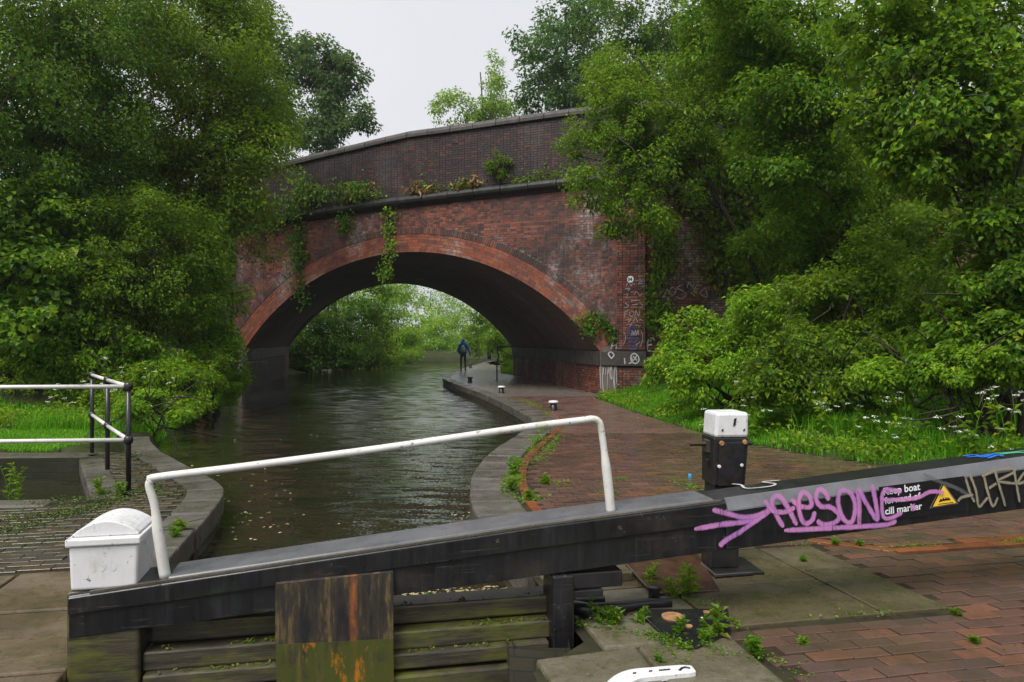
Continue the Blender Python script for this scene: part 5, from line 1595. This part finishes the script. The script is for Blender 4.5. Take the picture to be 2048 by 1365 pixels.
tree('shaded_thicket', 'deeply shaded thicket below the willows in front of the wing wall', 'shrub', [(1660, 470, 120, 90, 18), (1800, 450, 120, 110, 16.5), (1900, 480, 120, 90, 15), (1560, 500, 80, 80, 18.5), (1620, 380, 90, 70, 17.5), (1720, 350, 90, 60, 17)], 34000, .11, 'leaf_mid', (9.2, 17.3), .07, .4, seed=22, stems=4, nb=14)

tree('nettle_patch', 'nettles and tall stems under the elder at the right edge', 'plant', [(1900, 740, 80, 40, 10.4), (2000, 740, 90, 40, 9.9), (1800, 760, 80, 36, 10.8)], 12000, .075, 'leaf_bright', (6.2, 10.3), .03, .22, seed=36, stems=5, nb=8, crownname='leaves')
# ---- beyond the arch
tree('tree', 'dark leafy tree on the left bank seen through the arch', 'tree', [(690, 650, 55, 60, 48), (740, 630, 40, 70, 50), (640, 660, 40, 60, 47), (680, 712, 50, 20, 47), (600, 690, 36, 40, 46), (610, 620, 40, 50, 48)], 17000, .19, 'leaf_dark', (-13.4, 48.5), .2, .6, seed=23, nb=12)
tree('weeping_willow', 'hanging willow in the middle of the arch opening', 'tree', [(775, 620, 34, 60, 60), (760, 680, 30, 44, 59), (800, 590, 40, 30, 62)], 7000, .22, 'leaf_far', (-11.6, 61.5), .2, .6, seed=24, droop=1.6, nb=8, aspect=.4)
for k, (lab, bl, seed, n) in enumerate([
    ('round bright green hawthorn at the bend of the canal', [(850, 660, 50, 40, 76), (830, 700, 46, 24, 74), (800, 690, 30, 30, 74)], 25, 6500),
    ('pale green bush beyond the walking person', [(900, 670, 50, 40, 80), (940, 690, 46, 30, 80), (880, 705, 40, 18, 77)], 26, 6000),
    ('hazy light green tree closing the view through the arch', [(850, 600, 80, 44, 92), (930, 610, 70, 44, 92), (780, 600, 60, 50, 92), (890, 640, 60, 40, 88)], 27, 9000)]):
    bb = px_blobs(bl); bx = float(np.mean([b[0][0] for b in bb])); by = float(np.mean([b[0][1] for b in bb]))
    tree('hawthorn', lab, 'shrub' if k < 2 else 'tree', bl, n, .27, 'leaf_far', (bx, by + 1), .12, .7, seed=seed, nb=8)
for k, (x, d, w_, lab) in enumerate([(600, 46, 44, 'low bush against the far left abutment under the arch'), (668, 48, 52, 'low bush below the dark tree through the arch'), (735, 51, 52, 'leafy low bush at the waterline left of the bend'), (790, 56, 44, 'low bush where the canal begins to bend'), (560, 62, 60, 'low waterside bush far left through the arch'), (740, 64, 60, 'low waterside bush right of the dark tree through the arch'), (800, 71, 56, 'low bush on the far bank left of the walker'), (868, 73, 60, 'low bush on the far bank just left of the walker'), (935, 76, 60, 'low bush on the far bank behind the walker'), (1000, 78, 60, 'low bush on the far bank right of the walker')]):
    c0 = at(x, 700, d)
    tree('waterside_bush', lab, 'shrub', [(x, 712 if d > 52 else 722, w_, 18, d), (x - 20, 695, w_ * .7, 26, d + 1), (x + 24, 685, w_ * .6, 30, d + 2)], 4200, .22, 'leaf_far' if d > 52 else ('leaf_dark' if d < 47 else 'leaf_mid'), (c0[0], d + .8), .08, .6, seed=90 + k, nb=5, group='bushes on the far bank')
tree('tree', 'dark tree on the towpath side just beyond the arch', 'tree', [(975, 640, 36, 40, 58), (1010, 650, 40, 50, 52), (1000, 690, 34, 24, 52), (950, 680, 24, 26, 64)], 9000, .19, 'leaf_mid', (.8, 55), .15, .5, seed=28, nb=8)
tree('bank_shrub', 'yellow-green low bush beside the hoop handrail', 'shrub', [(1016, 716, 16, 14, 41), (1012, 735, 18, 12, 40)], 2200, .10, 'leaf_bright', (-.15, 40.6), .03, .3, seed=29, stems=2, nb=4)
for k, (x, yb, d, hh, ww, sd, mt) in enumerate([(400, 0, 75, 12, 6, 31, 'leaf_dark'), (560, 0, 85, 13, 7, 32, 'leaf_far'), (700, 0, 95, 11, 6, 33, 'leaf_far'), (1040, 0, 90, 11, 6, 34, 'leaf_far'), (1180, 0, 80, 13, 7, 35, 'leaf_dark')]):
    X = (x - 1024) / F * d
    g0 = float(ground_h(X, d))
    tree('tree', ['distant tree far left behind the bridge', 'distant tree beyond the left bank of the canal', 'distant tree at the back of the view through the arch', 'distant tree beyond the towpath bend', 'distant tree far right behind the bridge'][k], 'tree',
         [((X, d, g0 + hh * .55), (ww * .5, ww * .5, hh * .42)), ((X + 2, d - 1, g0 + hh * .35), (ww * .45, ww * .45, hh * .3)), ((X - 2.5, d + 1, g0 + hh * .4), (ww * .4, ww * .4, hh * .3))], 6000, .36, mt, (X, d + .5), .25, 1.0, seed=sd, nb=8, group='distant trees')

# ---- ivy and wall plants on the bridge
def wall_ivy(name, label, pxy, plane, n, count, leaf, mat, seed, parent_loc, depth=.14, spread=14):
    r = np.random.default_rng(seed)
    t = thing(name, label, 'ivy', tuple(parent_loc))
    P = []
    nn = np.array(n, float)
    mb = MB()
    for path in pxy:
        pw = [on_plane(x, y, plane, nn) for x, y in path]
        mb.tube([p + nn * .02 for p in catmull(pw, 4)], .012, 5, cap=False)
    tot = sum(len(p) for p in pxy)
    for path in pxy:
        q = np.array(catmull([np.array([x, y, 0.0]) for x, y in path], 12))[:, :2]
        k = int(count * len(path) / tot)
        idx = r.integers(0, len(q), k)
        xy = q[idx] + r.normal(0, spread, (k, 2)) * np.array([1, .9])
        for x, y in xy: P.append(on_plane(x, y, plane, nn))
    P = np.array(P) + nn * (np.abs(r.normal(0, depth, len(P))) + .03)[:, None]
    k = len(P)
    N_ = unit(nn + np.array([0, 0, .5]) + r.normal(0, .4, (k, 3))); D_ = unit(np.array([0, 0, -1.0]) + r.normal(0, .5, (k, 3)))
    leaf_mesh('leaves', P, N_, D_, leaf * r.uniform(.6, 1.3, k), .8, M[mat], t)
    mb.build('stems', M['bark'], t)
    return t
FPp = fp(5, 3, .03)
wall_ivy('ivy', 'ivy strand hanging over the crown of the arch', [[(782, 400), (780, 450), (782, 500), (772, 548)], [(770, 556), (778, 548)]], FPp, FN, 420, .11, 'leaf_bright', 41, fp(6, 5.5), .08, 7)
wall_ivy('ivy', 'long ivy strand trailing down beside the left haunch of the arch', [[(600, 430), (604, 500), (600, 560), (606, 610)], [(690, 400), (694, 440), (690, 462)], [(590, 470), (600, 520)]], FPp, FN, 700, .11, 'leaf_mid', 42, fp(11, 5), .10, 9)
wall_ivy('ivy', 'ivy climbing the corner between pilaster and wing wall', [[(1300, 660), (1304, 600), (1312, 540), (1316, 470)], [(1318, 560), (1340, 510), (1330, 440)], [(1306, 640), (1330, 620)]], WP + WINGN * .02, WINGN, 1100, .11, 'leaf_mid', 43, WING0, .10, 11)
wall_ivy('ivy', 'thick ivy mat covering the upper wing wall', [[(1480, 300), (1500, 420), (1520, 540)], [(1560, 290), (1570, 420), (1580, 540)], [(1640, 300), (1650, 420), (1660, 530)], [(1720, 320), (1740, 440), (1730, 540)], [(1440, 420), (1460, 500), (1480, 560)], [(1390, 330), (1420, 380), (1440, 340)]], WP + WINGN * .03, WINGN, 12000, .13, 'leaf_mid', 44, WING0 + WINGD * 4, .22, 34)
wall_ivy('ivy', 'ivy tangle over the string course at the left end of the bridge', [[(560, 410), (600, 400), (640, 395), (680, 380)], [(520, 440), (560, 440), (600, 420)], [(480, 470), (520, 450)], [(600, 360), (620, 380)], [(700, 385), (730, 380)]], fp(10, 6, .2), FN, 1500, .11, 'leaf_mid', 45, fp(11.5, 6), .16, 13)
wall_ivy('ivy', 'small leaves and moss growing on the right haunch of the arch ring', [[(1180, 630), (1210, 650), (1226, 680)], [(1160, 640), (1190, 668)]], FPp + FN * .03, FN, 380, .09, 'leaf_ivy', 46, fp(.6, 2), .06, 9)

def ledge_plant(label, x, y, kind, hpx, seed, cat='plant'):
    r = np.random.default_rng(seed)
    b = on_plane(x, y, fp(5, 6, .14), FN)
    s_ = float(np.dot(b - P0, FU)); b[2] = float(zstr(s_)) + .19 - .03
    t = thing('wall_plant' if kind != 'dry' else 'grass_tuft', label, cat, tuple(b))
    hh = hpx * b[1] / F
    if kind == 'bush':
        P, N_, D_, S_, cc = crown_leaves([(b + np.array([0, 0, hh * .6]), (hh * .42, hh * .3, hh * .5))], 900, .09, .16, 1, .1, seed)
        leaf_mesh('leaves', P, N_, D_, S_, .5, M['leaf_mid'], t)
        mb = MB()
        for _ in range(6): mb.tube([b, b + np.array([r.normal(0, .06), r.normal(0, .05), hh * .5]), b + np.array([r.normal(0, .2), r.normal(0, .1), hh * .9])], [.012, .008, .004], 4, cap=False)
        mb.build('stems', M['bark'], t)
    else:
        k = 60 if kind == 'dry' else 95
        mat = 'dry_grass' if kind == 'dry' else 'leaf_bright'
        off = np.stack([r.normal(0, .22 if kind == 'dry' else .30, k), r.normal(0, .06, k), np.abs(r.normal(0, hh * .35, k))], 1)
        off = off[:, :1] * -FU + off[:, 1:2] * FN + np.stack([np.zeros(k), np.zeros(k), off[:, 2]], 1)
        P = b + off
        if kind == 'dry':
            D_ = unit(FN * .8 + np.array([0, 0, -.4]) + r.normal(0, .5, (k, 3))); leaf_mesh('blades', P, unit(r.normal(size=(k, 3))), D_, .38 * r.uniform(.5, 1.2, k), .05, M[mat], t)
        else:
            leaf_mesh('leaves', P, unit(np.array([0, 0, .7]) + r.normal(0, .5, (k, 3))), unit(r.normal(size=(k, 3))), .10 * r.uniform(.6, 1.3, k), .6, M[mat], t)
            mb = MB()
            for _ in range(7): mb.tube([b - FU * r.normal(0, .2), b - FU * r.normal(0, .25) + np.array([0, 0, hh * .6])], .006, 4, cap=False)
            mb.build('stems', M['bark'], t)
ledge_plant('round leafy bush rooted on the ledge of the bridge', 998, 372, 'bush', 60, 51, 'shrub')
ledge_plant('bright seedlings on the ledge left of the round bush', 925, 378, 'leafy', 30, 52)
ledge_plant('weeds on the ledge beside the overhanging willow', 1090, 360, 'leafy', 42, 53)
ledge_plant('straggling weeds on the ledge over the arch crown', 850, 385, 'leafy', 34, 54)
ledge_plant('tall sprouting weed over the left haunch of the bridge', 735, 392, 'leafy', 40, 55)
ledge_plant('dry brown grass hanging from the ledge below the bright seedlings', 938, 386, 'dry', 30, 56)
ledge_plant('dry brown grass on the ledge above the left haunch', 700, 405, 'dry', 30, 57)
ledge_plant('dry straw-coloured grass on the ledge over the crown', 840, 392, 'dry', 24, 58)
ledge_plant('small green weed on the ledge between bush and willow', 1046, 366, 'leafy', 26, 59)

# ------------------------------------------------------------------ grass
def grass(name, label, region, count, hh, wd, mat, seed, maxpx=None):
    r = np.random.default_rng(seed)
    xs, ys_ = [], []
    x0, x1, y0, y1 = region['box']
    got = 0
    X = r.uniform(x0, x1, count * 6); Y = r.uniform(y0 ** .5, y1 ** .5, count * 6) ** 2 if region.get('near') else r.uniform(y0, y1, count * 6)
    ok = region['keep'](X, Y)
    X, Y = X[ok][:count], Y[ok][:count]
    Z = ground_h(X, Y)
    k = len(X)
    n_ = np.sin(X * 2.1 + np.sin(Y * 1.7)) * np.sin(Y * 1.9 + X * .6)
    hv = hh(X, Y) * r.uniform(.45, 1.25, k) * (1 + .25 * n_)
    az = r.uniform(0, 2 * np.pi, k); lean = r.uniform(.15, .75, k) * hv
    dx, dy = np.cos(az), np.sin(az)
    B = np.stack([X, Y, Z - .02], 1)
    S_ = np.stack([-dy, dx, np.zeros(k)], 1) * (wd * r.uniform(.6, 1.4, k))[:, None]
    Md = B + np.stack([dx * lean * .35, dy * lean * .35, hv * .62], 1)
    Tp = B + np.stack([dx * lean, dy * lean, hv * (1 - .25 * lean / hv)], 1)
    V = np.stack([B - S_, B + S_, Md + S_ * .8, Md - S_ * .8, Tp], 1).reshape(-1, 3)
    I = (np.arange(k) * 5)[:, None]
    T = np.concatenate([I + [[0, 1, 2]], I + [[0, 2, 3]], I + [[3, 2, 4]]], 1).reshape(-1, 3)
    me = np_mesh(name, V, 3, T)
    o = link_mesh(name, me, M[mat])
    return tag(o, label, 'grass', kind='stuff')

grass('verge_grass', 'long wet grass verge between the brick towpath and the shrubs on the right',
      {'box': (2.2, 12, 6.5, 22.3), 'keep': lambda x, y: (x > GX(y) - .06 + .08 * np.sin(y * 5)) & (x < GX(y) + 4.0) & (np.abs((x) / y * F) < 1150) & (((x - WING0[0]) * WINGN[0] + (y - WING0[1]) * WINGN[1]) > .0)},
      42000, lambda x, y: .10 + .22 * sstep(.0, 1.6, x - GX(y)), .006, 'grass_blade', 61)
def broadleaf(name, label, box, keep, count, seed, leaf, mat):
    r = np.random.default_rng(seed)
    X = r.uniform(box[0], box[1], count * 6); Y = r.uniform(box[2], box[3], count * 6)
    cl = np.sin(X * 3.1 + 1.3 * np.sin(Y * 2.3)) + np.sin(Y * 2.7 + X * 1.1) + r.normal(0, .5, len(X)) > .5
    ok = keep(X, Y) & cl
    X, Y = X[ok][:count], Y[ok][:count]; k = len(X)
    Z = ground_h(X, Y) + np.abs(r.normal(0, .10, k)) + .03
    o = leaf_mesh(name, np.stack([X, Y, Z], 1), unit(np.array([0, -.25, 1]) + r.normal(0, .4, (k, 3))), unit(r.normal(size=(k, 3)) * [1, 1, .5]), leaf * r.uniform(.4, 1.4, k), .6, M[mat], None)
    return tag(o, label, 'weeds', kind='stuff')
vk = lambda x, y: (x > GX(y) + .02) & (x < GX(y) + 3.2) & (np.abs(x / y * F) < 1150) & (((x - WING0[0]) * WINGN[0] + (y - WING0[1]) * WINGN[1]) > .0)
broadleaf('verge_weeds', 'broad-leaved weeds growing through the right grass verge', (2.2, 12, 6.5, 22), vk, 14000, 65, .07, 'leaf_bright')
broadleaf('dead_leaves', 'brown fallen leaves scattered along the edge of the right verge', (2.2, 12, 6.5, 22), lambda x, y: (x > GX(y) - .35) & (x < GX(y) + .12), 500, 66, .05, 'dry_grass')
broadleaf('bank_weeds', 'light green ground plants on the left bank behind the lawn', (-12, -6.3, 13.6, 20), lambda x, y: (x < LX(y) - .2) & (x > LX(y) - 4.5), 12000, 67, .08, 'leaf_bright')
grass('lawn_grass', 'short bright lawn behind the side pool',
      {'box': (-12, -5.4, 10.8, 16.5), 'keep': lambda x, y: (x < LX(y) - .35) & (y > 10.95 + .04 * np.sin(x * 9)) & (x / y * F > -1130) & ~in_poly(x, y, [(-5.2, 10), (-5.2, 12), (-6.4, 12.6), (-7, 10)])},
      36000, lambda x, y: .06 + .22 * sstep(14.6, 16.2, y), .007, 'grass_blade', 62)
grass('towpath_grass', 'grassy bank of the towpath beyond the arch',
      {'box': (-1.5, 6, 35.6, 62), 'keep': lambda x, y: (x > GX(y)) & (x < GX(y) + 3.5)}, 9000, lambda x, y: .35 + .2 * np.sin(x), .014, 'grass_blade', 63)
grass('bank_grass', 'rough grass along the waterside of the left bank',
      {'box': (-11, -6.2, 13.2, 26), 'keep': lambda x, y: (x < LX(y) - .1) & (x > LX(y) - 2.5)}, 12000, lambda x, y: .30 + 0 * x, .008, 'grass_blade', 64)
MB().add([(-5.3, 10.9, -.012), (-5.6, 11.6, -.012), (-6.3, 12.8, -.012), (-14, 12.9, -.012), (-14, 10.72, -.012)], [(0, 1, 2, 3, 4)]) 

# ------------------------------------------------------------------ weeds in the paving
def weed(name, label, x, y, hpx, seed, n_stem=5, leaf=.05, mat='leaf_weed', z=0.0, wide=.6, group=None):
    r = np.random.default_rng(seed)
    b = gp(x, y, z); hh = hpx * b[1] / F
    t = thing(name, label, 'weed', tuple(b), group)
    mb = MB(); P, N_, D_, S_ = [], [], [], []
    for s in range(n_stem):
        a = r.uniform(0, 2 * math.pi); ln = hh * r.uniform(.6, 1.05); out = ln * wide * r.uniform(.1, .8)
        b0 = b + np.array([r.normal(0, hh * .12), r.normal(0, hh * .12), -.01])
        pts_ = [b0, b0 + np.array([math.cos(a) * out * .3, math.sin(a) * out * .3, ln * .55]), b0 + np.array([math.cos(a) * out, math.sin(a) * out, ln])]
        q = catmull(pts_, 4); mb.tube(q, np.linspace(.0035, .0015, len(q)), 5, cap=False)
        for k, p in enumerate(q[1:]):
            for _ in range(2 if k % 2 else 1):
                aa = r.uniform(0, 2 * math.pi); L_ = leaf * r.uniform(.6, 1.2) * (1 - .35 * k / len(q))
                d_ = np.array([math.cos(aa), math.sin(aa), r.uniform(.1, .8)])
                P.append(p + d_ * L_ * .5); D_.append(d_); N_.append(np.array([-d_[0] * .4, -d_[1] * .4, 1]) + r.normal(0, .2, 3)); S_.append(L_)
    leaf_mesh('leaves', np.array(P), unit(np.array(N_)), unit(np.array(D_)), np.array(S_), .38, M[mat], t)
    mb.build('stems', M[mat], t)
WEEDS = [('spiky weed sprouting between hatch lid and paddle post foot', 1378, 1190, 62, 4, .085), ('upright curled weed at the edge of the hatch lid', 1300, 1172, 44, 3, .06), ('small fresh weed just left of the spiky weed', 1348, 1192, 38, 4, .05),
         ('weed with narrow leaves on the coping near the heel post', 1203, 1246, 44, 4, .07), ('second narrow-leaved weed beside the iron strap', 1232, 1250, 36, 4, .06), ('weed between the strap and the anchor plate', 1276, 1248, 40, 4, .055),
         ('weed growing at the near corner of the anchor plate', 1355, 1272, 44, 4, .05), ('spiky weed at the right corner of the anchor plate', 1436, 1276, 54, 4, .085), ('low tuft beside the spiky weed on the coping', 1412, 1286, 34, 7, .04),
         ('creeping pale weed where coping meets the red bricks', 1510, 1310, 40, 9, .05), ('tiny weed in front of the white iron strip', 1318, 1325, 20, 3, .035),
         ('feathery weed standing tall by the side pool', 24, 1000, 74, 7, .07), ('weed growing from the near edge of the pool coping', 200, 990, 36, 6, .07), ('weed by the foot of the railing corner post', 240, 990, 30, 6, .06),
         ('small weed on the tip of the left lock mouth', 360, 1062, 26, 5, .06), ('weed against the left lock mouth coping', 350, 1075, 24, 5, .06), ('bright weed in the red edging of the right lock mouth', 1026, 950, 36, 6, .09),
         ('lower weed in the red edging of the right lock mouth', 1022, 985, 34, 7, .08), ('weed tuft at the bend of the red edging', 1060, 1000, 22, 6, .07), ('weed in a joint of the towpath beyond the handrail', 1086, 967, 18, 5, .08),
         ('weed tuft in a brick joint under the balance beam tail', 1672, 1088, 14, 7, .045), ('small weed by the red brick line', 1720, 1092, 12, 6, .04), ('flat green tuft among the red bricks near the right edge', 1950, 1284, 12, 9, .035), ('low tuft in a joint of the front brickwork', 1606, 1290, 18, 6, .04), ('faint tuft at the corner of the large slab', 1912, 1228, 10, 6, .04), ('tuft in the paving under the sign', 1606, 1122, 12, 5, .035)]
for k, (lab, x, y, hp_, ns, lf) in enumerate(WEEDS):
    weed('weed', lab, x, y, hp_, 200 + k, ns, lf)

# moss and creeping plants in the joints, too many to count
def creeping(name, label, lines, count, leaf, seed, spread, mat='leaf_weed'):
    r = np.random.default_rng(seed)
    P = []
    for ln, wgt in lines:
        q = resample(np.array([gp(x, y)[:2] for x, y in ln]), .02)
        k = int(count * wgt); idx = r.integers(0, len(q), k)
        # patchy along the line
        keep = (np.sin(idx * .11 + seed) + np.sin(idx * .037 + 2 * seed)) > r.normal(.35, .8, k)
        p = q[idx][keep]; P.append(p + r.normal(0, 1, p.shape) * (spread * (.5 + 1.6 * r.random((len(p), 1)) ** 2)))
    P = np.concatenate(P); k = len(P)
    P3 = np.stack([P[:, 0], P[:, 1], .008 + np.abs(r.normal(0, .012, k))], 1)
    o = leaf_mesh(name, P3, unit(np.array([0, 0, 1]) + r.normal(0, .35, (k, 3))), unit(r.normal(size=(k, 3))), leaf * r.uniform(.5, 1.4, k), .7, M[mat], None)
    tag(o, label, 'moss', kind='stuff')
creeping('creeping_weeds', 'patchy creeping weeds along the red edging of the right lock mouth', [([(1095, 850), (1060, 900), (1030, 945), (1022, 985), (1048, 1012)], 1.0), ([(1130, 860), (1090, 905), (1060, 940)], .5), ([(1060, 1000), (1130, 990), (1230, 985)], .4), ([(1100, 965), (1160, 975), (1220, 960)], .25), ([(1230, 960), (1340, 960), (1400, 980)], .3), ([(1010, 795), (1060, 806), (1100, 830)], .6)], 1700, .035, 71, .06)
creeping('moss_clumps', 'yellowish moss and seedlings along the cracks of the coping by the gate', [([(1150, 1250), (1220, 1262), (1300, 1272), (1380, 1300)], 1.0), ([(1310, 1180), (1370, 1206), (1430, 1212)], .9), ([(1400, 1290), (1450, 1310), (1500, 1318)], .6), ([(1300, 1270), (1340, 1310), (1370, 1330)], .5), ([(1460, 1240), (1480, 1262)], .3)], 2200, .016, 72, .022)
creeping('moss_rows', 'green moss in the joints of the left lockside paving', [([(0, 1040), (120, 1030), (220, 1010)], 1.0), ([(60, 1010), (180, 1000), (300, 1000)], .7), ([(280, 960), (330, 1000), (420, 990)], .5), ([(0, 1060), (90, 1050)], .5), ([(200, 985), (300, 985)], .5), ([(260, 900), (290, 950)], .4)], 1700, .022, 73, .10, 'moss')
creeping('joint_weeds', 'sparse weeds in the joints of the right brick paving', [([(1680, 1090), (1730, 1100), (2048, 1082)], 1.0), ([(1500, 1090), (1620, 1090)], .3), ([(1560, 1240), (1700, 1232), (1900, 1222)], .4), ([(1460, 1270), (1560, 1330), (1600, 1365)], .4), ([(1900, 1280), (2000, 1300)], .2)], 900, .02, 74, .03)

# ------------------------------------------------------------------ cow parsley
def cow_parsley(name, label, xy, hh, seed, n_st=7, cat='flower', d=None):
    r = np.random.default_rng(seed)
    X, Y = xy; b = np.array([X, Y, float(ground_h(X, Y)) - .03])
    t = thing(name, label, cat, tuple(b), 'cow parsley in the verges')
    mb = MB(); Fp, Fn, Lp, Ld = [], [], [], []
    for s in range(n_st):
        a = r.uniform(0, 2 * math.pi); ht = hh * r.uniform(.35, 1.15); o_ = hh * r.uniform(.05, .45)
        b0 = b + np.r_[r.normal(0, .08, 2), 0]
        top = b0 + np.array([math.cos(a) * o_, math.sin(a) * o_, ht])
        mid = b0 + np.array([math.cos(a) * o_ * .3, math.sin(a) * o_ * .3, ht * .6])
        mb.tube(catmull([b0, mid, top], 4), np.linspace(.006, .003, 9), 5, cap=False)
        for u_ in range(r.integers(1, 4)):
            c = top + np.array([r.normal(0, .08), r.normal(0, .08), r.normal(-.03, .10)])
            mb.tube([mid * .3 + top * .7, c], .002, 4, cap=False)
            k = 26
            fp_ = c + np.stack([r.normal(0, .022, k), r.normal(0, .022, k), r.normal(0, .007, k)], 1)
            leaf_mesh('flower_head', fp_, unit(np.stack([r.normal(0, .3, k), r.normal(0, .3, k), np.ones(k)], 1)), unit(r.normal(size=(k, 3))), r.uniform(.012, .022, k), .9, M['petal'], t, fold=.05)
        for _ in range(14):
            z = r.uniform(.1, .8); p = b0 * (1 - z) + top * z; dd = unit(r.normal(size=3) * [1, 1, .3])
            Lp.append(p + dd * .06); Ld.append(dd)
    mb.build('stems', M['leaf_weed'], t)
    Lp, Ld = np.array(Lp), np.array(Ld)
    leaf_mesh('leaves', Lp, unit(np.array([0, 0, 1]) + r.normal(0, .4, (len(Lp), 3))), Ld, np.full(len(Lp), .12), .45, M['leaf_bright'], t)
CP = [('cow parsley clump at the right edge of the frame', 2020, 690, 9.2, .95, 9), ('cow parsley clump left of the one at the frame edge', 1950, 745, 9.6, .8, 8), ('cow parsley just above the balance beam tail', 1985, 800, 8.6, .55, 6),
      ('cow parsley below the large dogwood', 1830, 770, 10.2, .75, 7), ('cow parsley in the middle of the right verge', 1720, 765, 11, .75, 7), ('small cow parsley in front of the dogwood', 1640, 770, 11.5, .6, 5),
      ('cow parsley right behind the white-topped paddle post', 1500, 775, 12.0, .75, 6), ('cow parsley by the grass left of the paddle post', 1425, 795, 13.3, .55, 4), ('cow parsley at the foot of the wing wall', 1350, 745, 17.5, .9, 5),
      ('cow parsley standing high among the dogwood leaves', 1600, 690, 11.8, 1.2, 5), ('low cow parsley near the tip of the verge', 1780, 810, 10, .5, 5), ('cow parsley between elder and dogwood', 1890, 700, 10.4, 1.1, 7),
      ('cow parsley flowering in front of the left shrubs', 225, 660, 14.6, 1.4, 8), ('cow parsley flowering beside the railing', 150, 720, 13.8, .9, 6), ('cow parsley near the waterside shrub on the left', 300, 690, 15, 1.2, 7), ('pale blossom among the nettles by the railing posts', 190, 740, 14, .8, 5)]
for k, (lab, x, y, d, hh, ns) in enumerate(CP):
    X = (x - 1024) / F * d
    X = max(X, GX(d) + .25) if X > 0 else min(X, LX(d) - .4)
    cow_parsley('cow_parsley', lab, (X, d), hh, 300 + k, max(3, ns - 2))

# ------------------------------------------------------------------ floating leaves and scum
def floaters(name, label, boxes_px, seed, size, mat):
    r = np.random.default_rng(seed)
    P = []
    for (x0, x1, y0, y1, k) in boxes_px:
        for _ in range(k):
            x = r.uniform(x0, x1); y = r.uniform(y0, y1); P.append(gp(x, y, WATER_Z + .004))
    P = np.array(P); k = len(P)
    o = leaf_mesh(name, P, unit(np.array([0, 0, 1]) + r.normal(0, .05, (k, 3))), unit(r.normal(size=(k, 3)) * [1, 1, 0]), size * r.uniform(.5, 1.6, k), .65, M[mat], None, fold=.02)
    return tag(o, label, 'debris', kind='stuff')
floaters('floating_debris', 'pale leaf scum floating behind the gate timbers', [(790, 1075, 1172, 1216, 260), (920, 1065, 1180, 1206, 420), (430, 560, 990, 1080, 26), (440, 700, 900, 1060, 34), (300, 470, 860, 960, 40), (560, 900, 780, 900, 50), (880, 940, 1000, 1040, 8)], 81, .035, 'debris')
floaters('floating_leaves', 'yellow and green leaves floating on the canal', [(790, 1070, 1175, 1212, 40), (420, 560, 920, 1060, 14), (640, 900, 760, 860, 10)], 82, .045, 'leaf_weed')

# ------------------------------------------------------------------ damp air
t = NT('haze')
pv = t.n('VolumePrincipled')
pv.inputs['Color'].default_value = (.86, .89, .93, 1)
pv.inputs['Density'].default_value = .0004
pv.inputs['Anisotropy'].default_value = .2
t.l(pv.outputs[0], t.out.inputs['Volume'])
hz = MB().box((0, 900, 13), (1650, 0, 0), (0, 1750, 0), (0, 0, 18)).build('haze', M['haze'])
tag(hz, 'thin damp haze in the air over the canal', 'haze', kind='stuff')
